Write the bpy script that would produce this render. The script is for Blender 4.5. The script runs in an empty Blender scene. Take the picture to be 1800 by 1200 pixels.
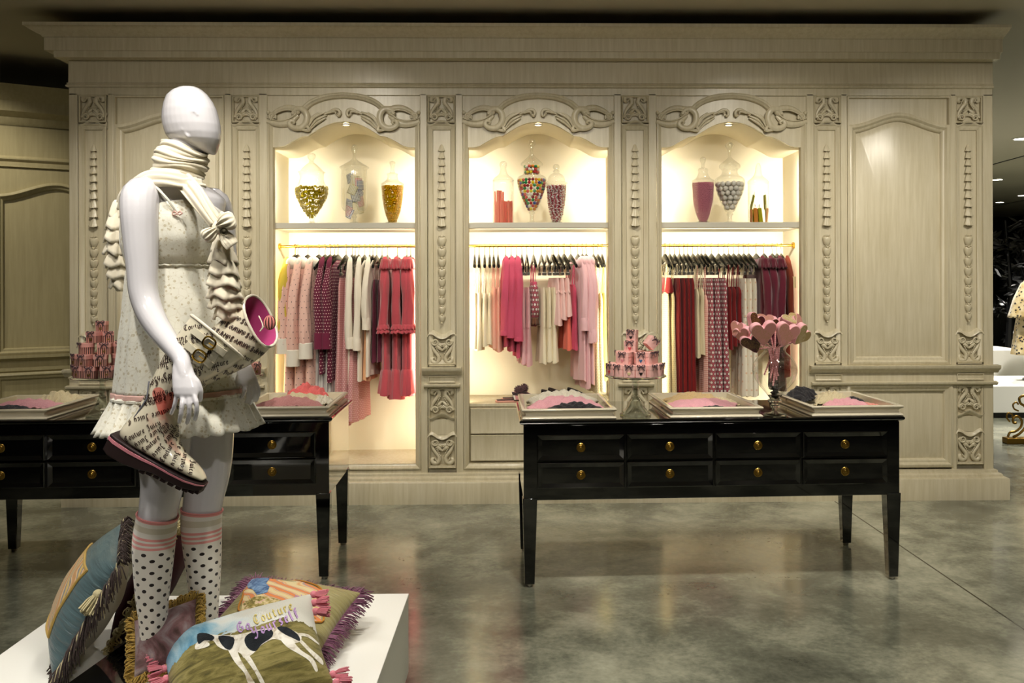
import bpy, bmesh, math, random
from mathutils import Vector, Matrix, noise
from mathutils.bvhtree import BVHTree
random.seed(7)
SC = bpy.context.scene
COL = SC.collection
PI = math.pi

# ------------------------------------------------------------------ camera
FPX, PX, PY = 1650.0, 950.0, 497.0
CAM_POS = Vector((0, -6.45, 1.5))
CAM_ROT = Matrix.Rotation(-math.atan(.021), 3, 'Z') @ Matrix.Rotation(PI/2, 3, 'X') @ Matrix.Rotation(-.003, 3, 'Z')
cd = bpy.data.cameras.new('camera')
cd.sensor_width = 36.0
cd.lens = FPX/1800*36
cd.shift_x = (900-PX)/1800
cd.shift_y = (PY-600)/1800
cd.clip_end = 200
cam = bpy.data.objects.new('camera', cd)
COL.objects.link(cam)
cam.matrix_world = Matrix.Translation(CAM_POS) @ CAM_ROT.to_4x4()
SC.camera = cam

def at(px, py, Y):
    d = CAM_ROT @ Vector(((px-PX)/FPX, -(py-PY)/FPX, -1))
    return CAM_POS + d*((Y-CAM_POS.y)/d.y)
def atz(px, py, Z):
    d = CAM_ROT @ Vector(((px-PX)/FPX, -(py-PY)/FPX, -1))
    return CAM_POS + d*((Z-CAM_POS.z)/d.z)

# ------------------------------------------------------------------ world, exposure
SC.view_settings.view_transform = 'Standard'
SC.view_settings.look = 'None'
SC.view_settings.gamma = 1
SC.view_settings.exposure = 0.18
SC.cycles.use_denoising = True
SC.cycles.max_bounces = 10
SC.cycles.transparent_max_bounces = 24
SC.cycles.sample_clamp_indirect = 4
SC.cycles.caustics_reflective = False
SC.cycles.caustics_refractive = False
w = bpy.data.worlds.new('world')
SC.world = w
w.use_nodes = True
w.node_tree.nodes['Background'].inputs[0].default_value = (1.0, .93, .78, 1)
w.node_tree.nodes['Background'].inputs[1].default_value = .10

# ------------------------------------------------------------------ shop ceiling lamps and added fill spots (out of frame, most in front of the panelling)
def spot(loc, target, power, angle=50, blend=.7, col=(1, .9, .74), size=.05):
    ld = bpy.data.lights.new('shop_and_fill_spot', 'SPOT')
    ld.energy = power; ld.color = col; ld.spot_size = math.radians(angle); ld.spot_blend = blend
    ld.shadow_soft_size = size
    o = bpy.data.objects.new('shop_and_fill_spot', ld)
    COL.objects.link(o)
    o.location = loc
    o.rotation_euler = (Vector(target)-Vector(loc)).to_track_quat('-Z', 'Y').to_euler()
    return o
def area(name, loc, target, power, sx, sy, col=(1, .9, .74), spread=180):
    ld = bpy.data.lights.new(name, 'AREA')
    ld.shape = 'RECTANGLE'; ld.size = sx; ld.size_y = sy; ld.energy = power; ld.color = col; ld.spread = math.radians(spread)
    o = bpy.data.objects.new(name, ld)
    COL.objects.link(o)
    o.location = loc
    o.rotation_euler = (Vector(target)-Vector(loc)).to_track_quat('-Z', 'Y').to_euler()
    return o
CZ = 3.29
WARM = (1, .93, .80)
for x, y, p in ((-2.33, -1.5, 85), (.10, -1.5, 100), (-1.25, -2.2, 110), (1.75, -2.0, 125), (3.1, -2.2, 125)):
    spot((x, y, CZ), (x*1.02, .0, 1.15), p, 78, .8, WARM)
for x, y, p in ((-2.2, -3.4, 110), (.3, -2.9, 150), (1.7, -2.9, 150), (3.6, -2.2, 150), (1.2, -4.6, 110), (3.0, -4.4, 110), (-.2, -4.6, 90)):
    spot((x, y, CZ), (x, y+.2, 0), p, 70, .8, WARM)
for x in (-2.4, -.8, .8, 2.4):
    spot((x, -5.6, CZ), (x*1.15, 0, 1.25), 150, 62, .9, WARM, .12)  # added soft fill for the front of the panelling
for x, y in ((-1.9, -2.6), (.4, -2.7), (1.5, -2.7)):
    spot((x, y, CZ), (x+.1, -1.45, .9), 70, 44, .8, (1, .94, .84), .06)  # spots added to brighten what stands on the tables
COOL = (1, .96, .9)
spot((.6, -6.2, CZ), (-1.02, -3.7, .50), 105, 17, .7, COOL, .1)  # narrow spot added to brighten the mannequin's legs
spot((-1.6, -6.3, CZ), (-1.05, -3.7, .50), 60, 17, .7, COOL, .1)  # second added spot for the legs, from the other side
spot((-.35, -4.5, CZ), (-1.0, -3.65, 1.3), 74, 42, .7, COOL)
spot((-2.2, -5.0, CZ), (-1.05, -3.6, .9), 66, 42, .7, COOL)
spot((-1.1, -4.7, CZ), (-1.0, -3.7, .5), 110, 50, .7, COOL)
spot((-1.0, -2.2, CZ), (-1.0, -3.4, .6), 55, 48, .7, COOL)
for x, y, p in ((4.9, 1.2, 110), (5.6, 3.2, 500), (7.4, 2.4, 500), (6.2, 5.5, 600), (8.5, 6.5, 600), (7.0, 9.0, 700), (10.0, 10.0, 700)):
    spot((x, y, CZ), (x, y, 0), p, 95, .8, (1, .95, .85))  # spots added so floor bounce brightens the ceiling beyond the panelling
for x, y in ((-4.2, .2), (-5.2, -1.0)):
    spot((x, y, CZ), (x-.1, y+1.4, 1.2), 75, 85, .9, WARM)  # spots added to brighten the angled left wall
# ------------------------------------------------------------------ helpers
def lin(c):
    if isinstance(c, str):
        c = [int(c[i:i+2], 16)/255 for i in (0, 2, 4)]
    return tuple((x/12.92 if x <= .04045 else ((x+.055)/1.055)**2.4) for x in c) + (1,)

class NT:
    """tiny node-tree writer"""
    def __init__(s, name):
        s.m = bpy.data.materials.new(name); s.m.use_nodes = True
        s.t = s.m.node_tree; s.b = s.t.nodes['Principled BSDF']
    def n(s, typ, ins=None, **kw):
        nd = s.t.nodes.new('ShaderNode'+typ)
        for k, v in kw.items(): setattr(nd, k, v)
        for k, v in (ins or {}).items(): s.set(nd.inputs[k], v)
        return nd
    def set(s, sock, v):
        if hasattr(v, 'is_linked'): s.t.links.new(v, sock)
        elif hasattr(v, 'outputs'): s.t.links.new(v.outputs[0], sock)
        else: sock.default_value = v
    def p(s, **kw):
        nm = dict(color='Base Color', rough='Roughness', metal='Metallic', spec='Specular IOR Level', coat='Coat Weight', coat_rough='Coat Roughness',
                  sheen='Sheen Weight', trans='Transmission Weight', ior='IOR', emit='Emission Color', es='Emission Strength', sub='Subsurface Weight', normal='Normal', alpha='Alpha')
        for k, v in kw.items(): s.set(s.b.inputs[nm[k]], v)
        return s
    def math(s, op, a, b=0.0, c=0.0):
        nd = s.n('Math', operation=op)
        for i, v in enumerate((a, b, c)): s.set(nd.inputs[i], v)
        return nd.outputs[0]
    def mix(s, f, a, b, mode='MIX'):
        nd = s.n('Mix', data_type='RGBA', blend_type=mode)
        s.set(nd.inputs[0], f); s.set(nd.inputs[6], a); s.set(nd.inputs[7], b)
        return nd.outputs[2]
    def noise(s, vec, scale, detail=4, rough=.55, dist=0):
        nd = s.n('TexNoise', {'Scale': scale, 'Detail': detail, 'Roughness': rough, 'Distortion': dist})
        s.set(nd.inputs['Vector'], vec)
        return nd.outputs[0]
    def coord(s, kind='Object', scale=None):
        o = s.n('TexCoord').outputs[kind]
        if scale is None: return o
        mp = s.n('Mapping'); s.set(mp.inputs['Vector'], o); mp.inputs['Scale'].default_value = scale
        return mp.outputs[0]
    def ramp(s, f, stops):
        nd = s.n('ValToRGB'); s.set(nd.inputs[0], f)
        e = nd.color_ramp.elements
        while len(e) < len(stops): e.new(.5)
        for i, (pos, c) in enumerate(stops): e[i].position = pos; e[i].color = c if len(c) == 4 else lin(c)
        return nd.outputs[0]
    def bump(s, h, strength=.2, dist=.01):
        nd = s.n('Bump', {'Strength': strength, 'Distance': dist}); s.set(nd.inputs['Height'], h)
        s.set(s.b.inputs['Normal'], nd.outputs[0]); return s

MATS = {}
def mat(name, color='808080', rough=.5, **kw):
    if name in MATS: return MATS[name]
    t = NT(name); t.p(color=lin(color), rough=rough, **kw)
    MATS[name] = t.m
    return t.m
def gray(v): return (v, v, v, 1)

def fabric(name, color, color2=None, rough=.85, sheen=.15, bump=.25, scale=350, pat=None):
    """woven cloth; pat(t) returns a colour socket from the UV map (metres)"""
    if name in MATS: return MATS[name]
    t = NT(name)
    c = pat(t) if pat else lin(color)
    uv = t.coord('UV')
    nz = t.noise(t.coord('Object'), 14, 3)
    c2 = t.mix(t.math('MULTIPLY', nz, .35), c, lin(color2) if color2 else t.mix(.22, c, gray(0.02)))
    t.p(color=c2, rough=rough, sheen=sheen, spec=.2)
    wv = t.noise(t.coord('Object'), scale, 2)
    t.bump(wv, bump, .002)
    MATS[name] = t.m
    return t.m
def uvxy(t, su, sv):
    sp = t.n('SeparateXYZ'); t.set(sp.inputs[0], t.coord('UV'))
    return t.math('MULTIPLY', sp.outputs[0], su), t.math('MULTIPLY', sp.outputs[1], sv)
def dots(base, dot, pitch=.03, r=.25, ratio=1.0, shape='dot'):
    def f(t):
        u, v = uvxy(t, 1/pitch, 1/(pitch*ratio))
        row = t.math('FLOOR', v)
        u2 = t.math('ADD', u, t.math('MULTIPLY', t.math('MODULO', row, 2), .5))
        du = t.math('SUBTRACT', t.math('FRACT', u2), .5); dv = t.math('SUBTRACT', t.math('FRACT', v), .5)
        d = t.math('SQRT', t.math('ADD', t.math('MULTIPLY', du, du), t.math('MULTIPLY', t.math('MULTIPLY', dv, dv), ratio*ratio)))
        m = t.math('LESS_THAN', d, r)
        if shape == 'ring':
            m2 = t.math('LESS_THAN', d, r*1.35)
            return t.mix(m, t.mix(m2, lin(base), lin('5a3038')), lin(dot))
        return t.mix(m, lin(base), lin(dot))
    return f
def stripes(base, st, pitch=.03, duty=.3, axis=0):
    def f(t):
        u = uvxy(t, 1/pitch, 1/pitch)[axis]
        return t.mix(t.math('LESS_THAN', t.math('FRACT', u), duty), lin(base), lin(st))
    return f

class MB:
    def __init__(s): s.v = []; s.f = []; s.uv = {}
    def add(s, vs, fs, uv=None):
        b = len(s.v)
        s.v += [tuple(p) for p in vs]
        for i, f in enumerate(fs):
            if uv: s.uv[len(s.f)] = [uv[k] for k in f] if not isinstance(uv[0], list) else uv[i]
            s.f.append([b+k for k in f])
        return s
    def xf(s, m, start=0):
        for i in range(start, len(s.v)): s.v[i] = tuple(m @ Vector(s.v[i]))
        return s
    def box(s, x0, x1, y0, y1, z0, z1):
        return s.add([(x0,y0,z0),(x1,y0,z0),(x1,y1,z0),(x0,y1,z0),(x0,y0,z1),(x1,y0,z1),(x1,y1,z1),(x0,y1,z1)],
                     [(0,3,2,1),(4,5,6,7),(0,1,5,4),(1,2,6,5),(2,3,7,6),(3,0,4,7)])
    def taper(s, c0, a0, b0, c1, a1, b1):
        (x,y,z),(X,Y,Z) = c0, c1
        return s.add([(x-a0,y-b0,z),(x+a0,y-b0,z),(x+a0,y+b0,z),(x-a0,y+b0,z),(X-a1,Y-b1,Z),(X+a1,Y-b1,Z),(X+a1,Y+b1,Z),(X-a1,Y+b1,Z)],
                     [(0,3,2,1),(4,5,6,7),(0,1,5,4),(1,2,6,5),(2,3,7,6),(3,0,4,7)])
    def loft(s, secs, closed=True, cap=True, loop=False, uvlen=True):
        n = len(secs[0]); b = []
        vs = [p for q in secs for p in q]
        m = len(secs)
        fs = []; fu = []
        us = [0.0]
        for i in range(n): us.append(us[-1] + (Vector(secs[m//2][(i+1) % n])-Vector(secs[m//2][i])).length)
        vv = [0.0]
        for j in range(m): vv.append(vv[-1] + (Vector(secs[(j+1) % m][0])-Vector(secs[j][0])).length)
        for j in range(m if loop else m-1):
            j2 = (j+1) % m
            for i in range(n if closed else n-1):
                i2 = (i+1) % n
                fs.append((j*n+i, j*n+i2, j2*n+i2, j2*n+i))
                fu.append([(us[i],-vv[j]),(us[i+1],-vv[j]),(us[i+1],-vv[j+1]),(us[i],-vv[j+1])])
        if cap and closed and not loop:
            for ring in (list(range(n))[::-1], [(m-1)*n+i for i in range(n)]):
                fs.append(ring); fu.append([(us[k % n], 0.0) for k in ring])
        return s.add(vs, fs, fu)
    def tube(s, pts, r, n=8, loop=False, cap=True, flat=None):
        """flat=(axis vector, factor) squashes the section along that axis"""
        pts = [Vector(p) for p in pts]; m = len(pts)
        rs = r if isinstance(r, (list, tuple)) else [r]*m
        secs = []; prev = None
        for i, p in enumerate(pts):
            a = pts[(i-1) % m] if (loop or i) else p; c = pts[(i+1) % m] if (loop or i < m-1) else p
            t = (c-a)
            t = t.normalized() if t.length > 1e-9 else Vector((0,0,1))
            if prev is None:
                x = t.cross(Vector((0,0,1)) if abs(t.z) < .9 else Vector((0,1,0))).normalized()
            else:
                x = (prev - t*prev.dot(t))
                x = x.normalized() if x.length > 1e-6 else t.orthogonal().normalized()
            prev = x; y = t.cross(x)
            q = []
            for k in range(n):
                d = (x*math.cos(2*PI*k/n) + y*math.sin(2*PI*k/n))*rs[i]
                if flat: d = d - flat[0]*(d.dot(flat[0])*(1-flat[1]))
                q.append(p+d)
            secs.append(q)
        return s.loft(secs, cap=cap, loop=loop)
    def lathe(s, prof, n=24, c=(0,0,0), cap=False, mtx=None):
        st = len(s.v)
        s.loft([[(c[0]+r*math.cos(2*PI*k/n), c[1]+r*math.sin(2*PI*k/n), c[2]+z) for k in range(n)] for r, z in prof], cap=cap)
        if mtx: s.xf(mtx, st)
        return s
    def prism(s, poly, a0, a1, axis='y', inv=False):
        """extrude a 2D polygon along an axis ('y': poly is x,z; 'x': poly is y,z; 'z': poly is x,y)"""
        f = {'y': lambda p, a: (p[0], a, p[1]), 'x': lambda p, a: (a, p[0], p[1]), 'z': lambda p, a: (p[0], p[1], a)}[axis]
        n = len(poly)
        vs = [f(p, a0) for p in poly]+[f(p, a1) for p in poly]
        fs = [list(range(n)), list(range(2*n-1, n-1, -1))]+[(i, i+n, (i+1) % n+n, (i+1) % n) for i in range(n)]
        return s.add(vs, fs)
    def sphere(s, c, r, nu=12, nv=8, sc=(1,1,1)):
        c = Vector(c); secs = []
        for j in range(nv+1):
            t = PI*j/nv; rr = max(math.sin(t), 1e-3)
            secs.append([(c.x+r*sc[0]*rr*math.cos(2*PI*k/nu), c.y+r*sc[1]*rr*math.sin(2*PI*k/nu), c.z-r*sc[2]*math.cos(t)) for k in range(nu)])
        return s.loft(secs)
    def grid(s, fn, nu, nv):
        vs = [fn(i/nu, j/nv) for j in range(nv+1) for i in range(nu+1)]
        fs = []; fu = []
        for j in range(nv):
            for i in range(nu):
                fs.append((j*(nu+1)+i, j*(nu+1)+i+1, (j+1)*(nu+1)+i+1, (j+1)*(nu+1)+i))
                fu.append([(i/nu, j/nv), ((i+1)/nu, j/nv), ((i+1)/nu, (j+1)/nv), (i/nu, (j+1)/nv)])
        return s.add(vs, fs, fu)
    def build(s, name, m, parent=None, smooth=True, bevel=0, solid=0, angle=35, label=None, sub=0, recalc=True):
        me = bpy.data.meshes.new(name)
        me.from_pydata(s.v, [], s.f)
        if s.uv:
            ul = me.uv_layers.new(name='UVMap')
            for p in me.polygons:
                if p.index in s.uv:
                    for k, li in enumerate(p.loop_indices): ul.data[li].uv = s.uv[p.index][k]
        if recalc:
            bm = bmesh.new(); bm.from_mesh(me); bmesh.ops.recalc_face_normals(bm, faces=bm.faces); bm.to_mesh(me); bm.free()
        if smooth:
            for p in me.polygons: p.use_smooth = True
            me.set_sharp_from_angle(angle=math.radians(angle))
        me.materials.append(m)
        o = bpy.data.objects.new(name, me)
        COL.objects.link(o)
        if parent: o.parent = parent
        if bevel:
            b = o.modifiers.new('bevel', 'BEVEL'); b.width = bevel; b.segments = 2; b.limit_method = 'ANGLE'; b.angle_limit = math.radians(40)
        if solid:
            q = o.modifiers.new('solid', 'SOLIDIFY'); q.thickness = solid; q.offset = 0
        if sub:
            q = o.modifiers.new('sub', 'SUBSURF'); q.levels = sub; q.render_levels = sub
        if label: o['label'] = label
        return o

def tag(o, label=None, cat=None, group=None, kind=None):
    if label: o['label'] = label
    if cat: o['category'] = cat
    if group: o['group'] = group
    if kind: o['kind'] = kind
    return o
def thing(name, label, cat, loc=(0,0,0), rz=0, group=None):
    o = bpy.data.objects.new(name, None); COL.objects.link(o)
    o.location = loc; o.rotation_euler = (0, 0, rz); o.empty_display_size = .05
    return tag(o, label, cat, group)
def copy_tree(o, parent=None):
    c = o.copy(); COL.objects.link(c); c.parent = parent
    for ch in list(o.children): copy_tree(ch, c)
    return c
def struct(o): o['kind'] = 'structure'; return o
def lerp(a, b, t): return a+(b-a)*t
def interp(tab, x):
    """piecewise-linear table [(x, v or tuple)]"""
    if x <= tab[0][0]: return tab[0][1]
    for (x0, a), (x1, b) in zip(tab, tab[1:]):
        if x <= x1:
            t = (x-x0)/(x1-x0); t = t*t*(3-2*t)*.4+t*.6
            return tuple(lerp(p, q, t) for p, q in zip(a, b)) if isinstance(a, tuple) else lerp(a, b, t)
    return tab[-1][1]
def spline(pts, n=6, loop=False):
    """Catmull-Rom through points (any dimension)"""
    P = [tuple(p) for p in pts]; out = []; m = len(P)
    for i in range(m if loop else m-1):
        p0 = P[(i-1) % m] if (loop or i) else P[0]; p1 = P[i]; p2 = P[(i+1) % m]; p3 = P[(i+2) % m] if (loop or i+2 < m) else P[-1]
        for k in range(n):
            t = k/n
            out.append(tuple(.5*((2*b)+(-a+c)*t+(2*a-5*b+4*c-d)*t*t+(-a+3*b-3*c+d)*t**3) for a, b, c, d in zip(p0, p1, p2, p3)))
    if not loop: out.append(P[-1])
    return out
ORD = 'first second third fourth fifth sixth seventh eighth ninth tenth eleventh twelfth thirteenth fourteenth fifteenth sixteenth seventeenth eighteenth nineteenth twentieth'.split()
ORD += ['twenty-'+o for o in ORD[:9]]+['thirtieth']+['thirty-'+o for o in ORD[:9]]+['fortieth']

# ------------------------------------------------------------------ materials
def paint(name, c, c2, rough=.27):
    t = NT(name); MATS[name] = t.m
    v = t.n('TexCoord').outputs['Object']
    mp = t.n('Mapping'); t.set(mp.inputs['Vector'], v); mp.inputs['Scale'].default_value = (9, 9, .6)
    s1 = t.noise(mp.outputs[0], 5, 5, .6)
    s2 = t.noise(v, 1.7, 4)
    f = t.math('MULTIPLY', t.math('ADD', t.math('MULTIPLY', s1, .9), t.math('MULTIPLY', s2, .5)), .75)
    c0 = t.ramp(f, [(.22, lin(c2)), (.72, lin(c))])
    t.p(color=c0, rough=rough, spec=.45)
    t.bump(s1, .04, .003)
    return t.m
CREAM = paint('antiqued_cream_paint', 'd8cfb6', 'b9ad8c')
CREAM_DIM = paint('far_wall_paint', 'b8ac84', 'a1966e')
NICHE = mat('niche_cream', 'efe6cd', .6)
SHELFM = mat('shelf_paint', 'c9c4b4', .4)
GOLD = mat('polished_brass', 'c9a03c', .22, metal=1.0)
BRASS = mat('antique_brass', 'a8873f', .28, metal=1.0)
LACQ = mat('black_lacquer', '060607', .07, coat=1.0, coat_rough=.03)
BLACK = mat('black_hanger_lacquer', '121210', .22)
CHROME = mat('steel_wire', 'b0aca4', .25, metal=1.0)
TRAYM = mat('tray_cream_lacquer', 'd9d0ba', .2, coat=.4)
TRAYIN = mat('tray_linen_floor', 'cfc5aa', .6)
WHITE = mat('white_laminate', 'e4e3dc', .45)

def thin_glass(name, tint=(.97, .98, .97), refl=1.0):
    t = NT(name); nt = t.t
    tr = t.n('BsdfTransparent'); tr.inputs[0].default_value = (*tint, 1)
    gl = t.n('BsdfGlossy'); gl.inputs['Roughness'].default_value = .02
    fr = t.n('LayerWeight'); fr.inputs['Blend'].default_value = .22
    m = t.math('ADD', t.math('MULTIPLY', fr.outputs['Facing'], .75*refl), .05)
    mx = t.n('MixShader'); t.set(mx.inputs[0], m); nt.links.new(tr.outputs[0], mx.inputs[1]); nt.links.new(gl.outputs[0], mx.inputs[2])
    nt.links.new(mx.outputs[0], nt.nodes['Material Output'].inputs[0])
    MATS[name] = t.m
    return t.m
GLASS = thin_glass('thin_clear_glass')
SOLIDGLASS = mat('solid_clear_glass', 'f4f8f4', .02, trans=1.0, ior=1.45)
# ------------------------------------------------------------------ floor, ceiling, far walls
def floor_mat():
    t = NT('polished_concrete'); v = t.coord('Object')
    big = t.noise(v, .75, 6, .62, .6); mid = t.noise(v, 2.6, 7, .65, .3); fine = t.noise(v, 38, 3, .6)
    f = t.math('ADD', t.math('MULTIPLY', big, .55), t.math('ADD', t.math('MULTIPLY', mid, .42), t.math('MULTIPLY', fine, .12)))
    c = t.ramp(f, [(.42, '4b4c42'), (.52, '6f7163'), (.60, '989987'), (.70, 'b8b8a4')])
    sp = t.n('SeparateXYZ'); t.set(sp.inputs[0], v)
    def joint(p, q, w):
        p = atz(*p, 0); q = atz(*q, 0); d = (q-p).normalized(); n = Vector((-d.y, d.x))
        e = t.math('SUBTRACT', t.math('ADD', t.math('MULTIPLY', sp.outputs[0], n.x), t.math('MULTIPLY', sp.outputs[1], n.y)), n.x*p.x+n.y*p.y)
        return t.math('LESS_THAN', t.math('ABSOLUTE', e), w)
    j = t.math('MAXIMUM', joint((1500, 903), (1800, 1106), .005), joint((600, 893), (900, 1075), .0))
    speck = t.math('GREATER_THAN', t.noise(v, 120, 2), .72)
    c = t.mix(t.math('MULTIPLY', speck, .25), c, lin('b9b8a6'))
    c = t.mix(j, c, lin('26261f'))
    t.p(color=c, rough=t.math('ADD', t.math('MULTIPLY', mid, .20), .075), spec=.7)
    t.bump(mid, .06, .01)
    return t.m
FLOORM = floor_mat()
m = MB(); m.add([(-9,-8,0),(14,-8,0),(14,20,0),(-9,20,0)], [(0,1,2,3)])
struct(m.build('floor', FLOORM, smooth=False))
CEILM = mat('charcoal_ceiling_paint', 'b4ae9c', .8)
m = MB(); m.add([(-9,-8,3.32),(14,-8,3.32),(14,20,3.32),(-9,20,3.32)], [(0,3,2,1)])
struct(m.build('ceiling', CEILM, smooth=False))
DARKW = mat('dark_far_wall', '1b1a17', .6)
m = MB(); m.box(-9, 14, 19.8, 20, 0, 3.32); struct(m.build('wall_far', DARKW))
m = MB(); m.box(13.8, 14, -8, 19.8, 0, 3.32); struct(m.build('wall_right', DARKW))

m = MB(); m.box(-9, 14, -8.2, -8, 0, 3.32); struct(m.build('wall_rear', DARKW))
m = MB(); m.box(-9.2, -9, -8, 19.8, 0, 3.32); struct(m.build('wall_side', DARKW))
# ------------------------------------------------------------------ the panelled display wall
XL, XR = -3.07, 3.28
NC = (-1.208, .125, 1.458)          # niche centres
HW = .48                            # half width of a niche opening
YB = .57                            # niche back
ZB, ZH = .262, 2.434                # niche sill and lowest point of the arch
PIL = (-2.912, -1.8745, -.5415, .7915, 2.1245, 3.115)

def arch_pts(n=7):
    """lower edge of a niche header, half profile mirrored: (x from centre, z)"""
    h = [(-.48, 2.433), (-.44, 2.435), (-.40, 2.447), (-.36, 2.47), (-.32, 2.492), (-.28, 2.508), (-.245, 2.512)]
    a = [(-.245, 2.512), (-.20, 2.541), (-.14, 2.576), (-.07, 2.602), (0, 2.610)]
    p = spline(h, 3) + spline(a, 4)[1:]
    return p + [(-x, z) for x, z in p[-2::-1]]
ARCH = arch_pts()

core = MB()
xs = [XL] + [e for c in NC for e in (c-.53, c+.53)] + [XR]
for a, b in zip(xs[0::2], xs[1::2]): core.box(a, b, .03, .75, 0, 3.03)
for c in NC:
    core.box(c-.53, c+.53, .03, .75, 0, .20)
    core.box(c-.53, c+.53, .06, .75, 2.66, 3.03)
core.box(XL, XR, .60, .75, .2, 2.66)
# stiles and top rail
ST = [(XL, -3.012), (-2.808, -2.77), (-2.02, -1.972), (-1.784, -1.728)]
ST += [(NC[0]+.52, NC[0]+.568), (-.445, NC[1]-.52), (NC[1]+.52, .695), (.884, NC[2]-.52), (NC[2]+.52, 2.03), (2.218, 2.262), (2.985, 3.022), (3.212, XR)]
for a, b in ST: core.box(a, b, 0, .05, .19, 2.80)
core.box(XL, XR, 0, .05, 2.786, 3.03)
for c in NC: core.box(c-.525, c+.525, .0, .05, .19, .222)
WB = struct(core.build('wall_back', CREAM, bevel=.004))
WB['label'] = 'cream antiqued panelled display wall with three lit arched niches'
def part(mb, name, m=CREAM, parent=WB, **k): return mb.build(name, m, parent, **k)

def mold(mb, path, prof, closed=True):
    """sweep a profile [(inset, y)] along a 2D path (x,z), mitred; inset goes to the left of travel"""
    n = len(path); P = [Vector(p) for p in path]; secs = []
    for i, p in enumerate(P):
        d0 = (p-P[i-1]).normalized() if (closed or i) else None
        d1 = (P[(i+1) % n]-p).normalized() if (closed or i < n-1) else None
        d0 = d0 or d1; d1 = d1 or d0
        n0 = Vector((-d0.y, d0.x)); n1 = Vector((-d1.y, d1.x))
        b = (n0+n1); b = b/max(b.length_squared, .3)*2
        secs.append([(p.x+b.x*k, y, p.y+b.y*k) for k, y in prof])
    return mb.loft(secs, closed=False, cap=False, loop=closed)
def rect(x0, x1, z0, z1): return [(x0, z0), (x1, z0), (x1, z1), (x0, z1)]
BEAD = [(0, 0), (.003, -.008), (.009, -.010), (.014, -.004), (.02, .004), (.03, .012), (.034, .03)]
BIG = [(-.012, .03), (-.012, -.004), (0, -.012), (.01, -.014), (.018, -.006), (.024, .002), (.034, .004), (.044, .014), (.048, .03)]

def raised(mb, poly, w, y0, y1):
    cx = (min(p[0] for p in poly)+max(p[0] for p in poly))/2; cz = (min(p[1] for p in poly)+max(p[1] for p in poly))/2
    hx = max(p[0] for p in poly)-cx; hz = max(p[1] for p in poly)-cz
    mb.loft([[(x, y0, z) for x, z in poly], [(cx+(x-cx)*(1-w/hx), y1, cz+(z-cz)*(1-w/hz)) for x, z in poly]])
# wide raised panels (left one behind the mannequin, right one beside the last pilaster)
def panel_arch(x0, x1, z, h, n=28):
    out = []
    for i in range(n+1):
        t = i/n; s = abs(2*t-1)
        k = 1-s; k = k*k*(3-2*k)
        out.append((lerp(x1, x0, t), z+h*k))
    return out
for x0, x1 in ((-2.77, -2.02), (2.262, 2.985)):
    m = MB()
    mold(m, rect(x0, x1, .925, 2.786), [(0, 0), (.004, -.006), (.012, -.006), (.016, .006), (.018, .03)])
    top = panel_arch(x0+.02, x1-.02, 2.575, .085)
    m.prism(top + [(x0+.02, 2.77), (x1-.02, 2.77)], .016, .032)
    mold(m, [(x0+.02, .935), (x1-.02, .935)] + top, BIG)
    raised(m, [(x0+.045, .96), (x1-.045, .96)] + panel_arch(x0+.045, x1-.045, 2.54, .08), .05, .034, .018)
    part(m, 'raised_panel')
    m = MB()
    mold(m, rect(x0, x1, .225, .785), BIG)
    raised(m, rect(x0+.04, x1-.04, .265, .745), .05, .034, .018)
    part(m, 'lower_panel')

# entablature: bead, frieze, ogee, fascia, cyma, fillet
prof = [(0, 2.835), (.014, 2.842), (.016, 2.852), (.006, 2.858), (.012, 2.866), (.002, 2.872), (0, 3.02), (.012, 3.022), (.02, 3.032), (.05, 3.04), (.085, 3.052),
        (.098, 3.062), (.11, 3.064), (.11, 3.150), (.118, 3.152), (.124, 3.162), (.145, 3.172), (.18, 3.192), (.196, 3.205), (.205, 3.207), (.205, 3.228), (.1, 3.228)]
m = MB()
m.loft([[(XL-e, .75, z) for e, z in prof], [(XL-e, -e, z) for e, z in prof], [(XR+.13*e, -e, z) for e, z in prof], [(XR+.13*e, .75, z) for e, z in prof]], closed=False, cap=False)
m.box(XL-.05, XR, -.1, .75, 3.02, 3.226)
part(m, 'cornice', label='deep stepped cream cornice')
# plinth and base moulding
prof = [(.075, 0), (.075, .142), (.07, .150), (.045, .155), (.042, .17), (.032, .178), (.02, .182), (.018, .196), (0, .202)]
m = MB()
m.loft([[(XL-e*.3, .75, z) for e, z in prof], [(XL-e*.3, -e, z) for e, z in prof], [(XR+e, -e, z) for e, z in prof], [(XR+e, .75, z) for e, z in prof]], closed=False, cap=False)
part(m, 'plinth')
# chair rail: upper cap, recessed band, lower bead
cap = [(.0, .868), (-.012, .872), (-.02, .885), (-.04, .895), (-.048, .905), (-.05, .922), (0, .925)]
low = [(0, .782), (-.018, .785), (-.03, .795), (-.032, .806), (0, .812)]
for x0, x1, ext in ((XL-.03, NC[0]-.53, 0), (PIL[2]-.135, PIL[2]+.135, 0), (PIL[3]-.135, PIL[3]+.135, 0), (NC[2]+.535, XR+.03, 0)):
    m = MB()
    m.prism(cap, x0, x1, 'x'); m.prism(low, x0+.012, x1-.012, 'x')
    m.box(x0+.03, x1-.03, -.003, .03, .80, .88)
    part(m, 'chair_rail')
for p in PIL[1:5:3] + PIL[5:] + PIL[:1] + PIL[2:4]:
    m = MB(); mold(m, rect(p-.095, p+.095, .818, .866), [(0, -.012), (.006, -.012), (.01, -.004), (.012, -.003)]); part(m, 'rail_panel')

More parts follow.
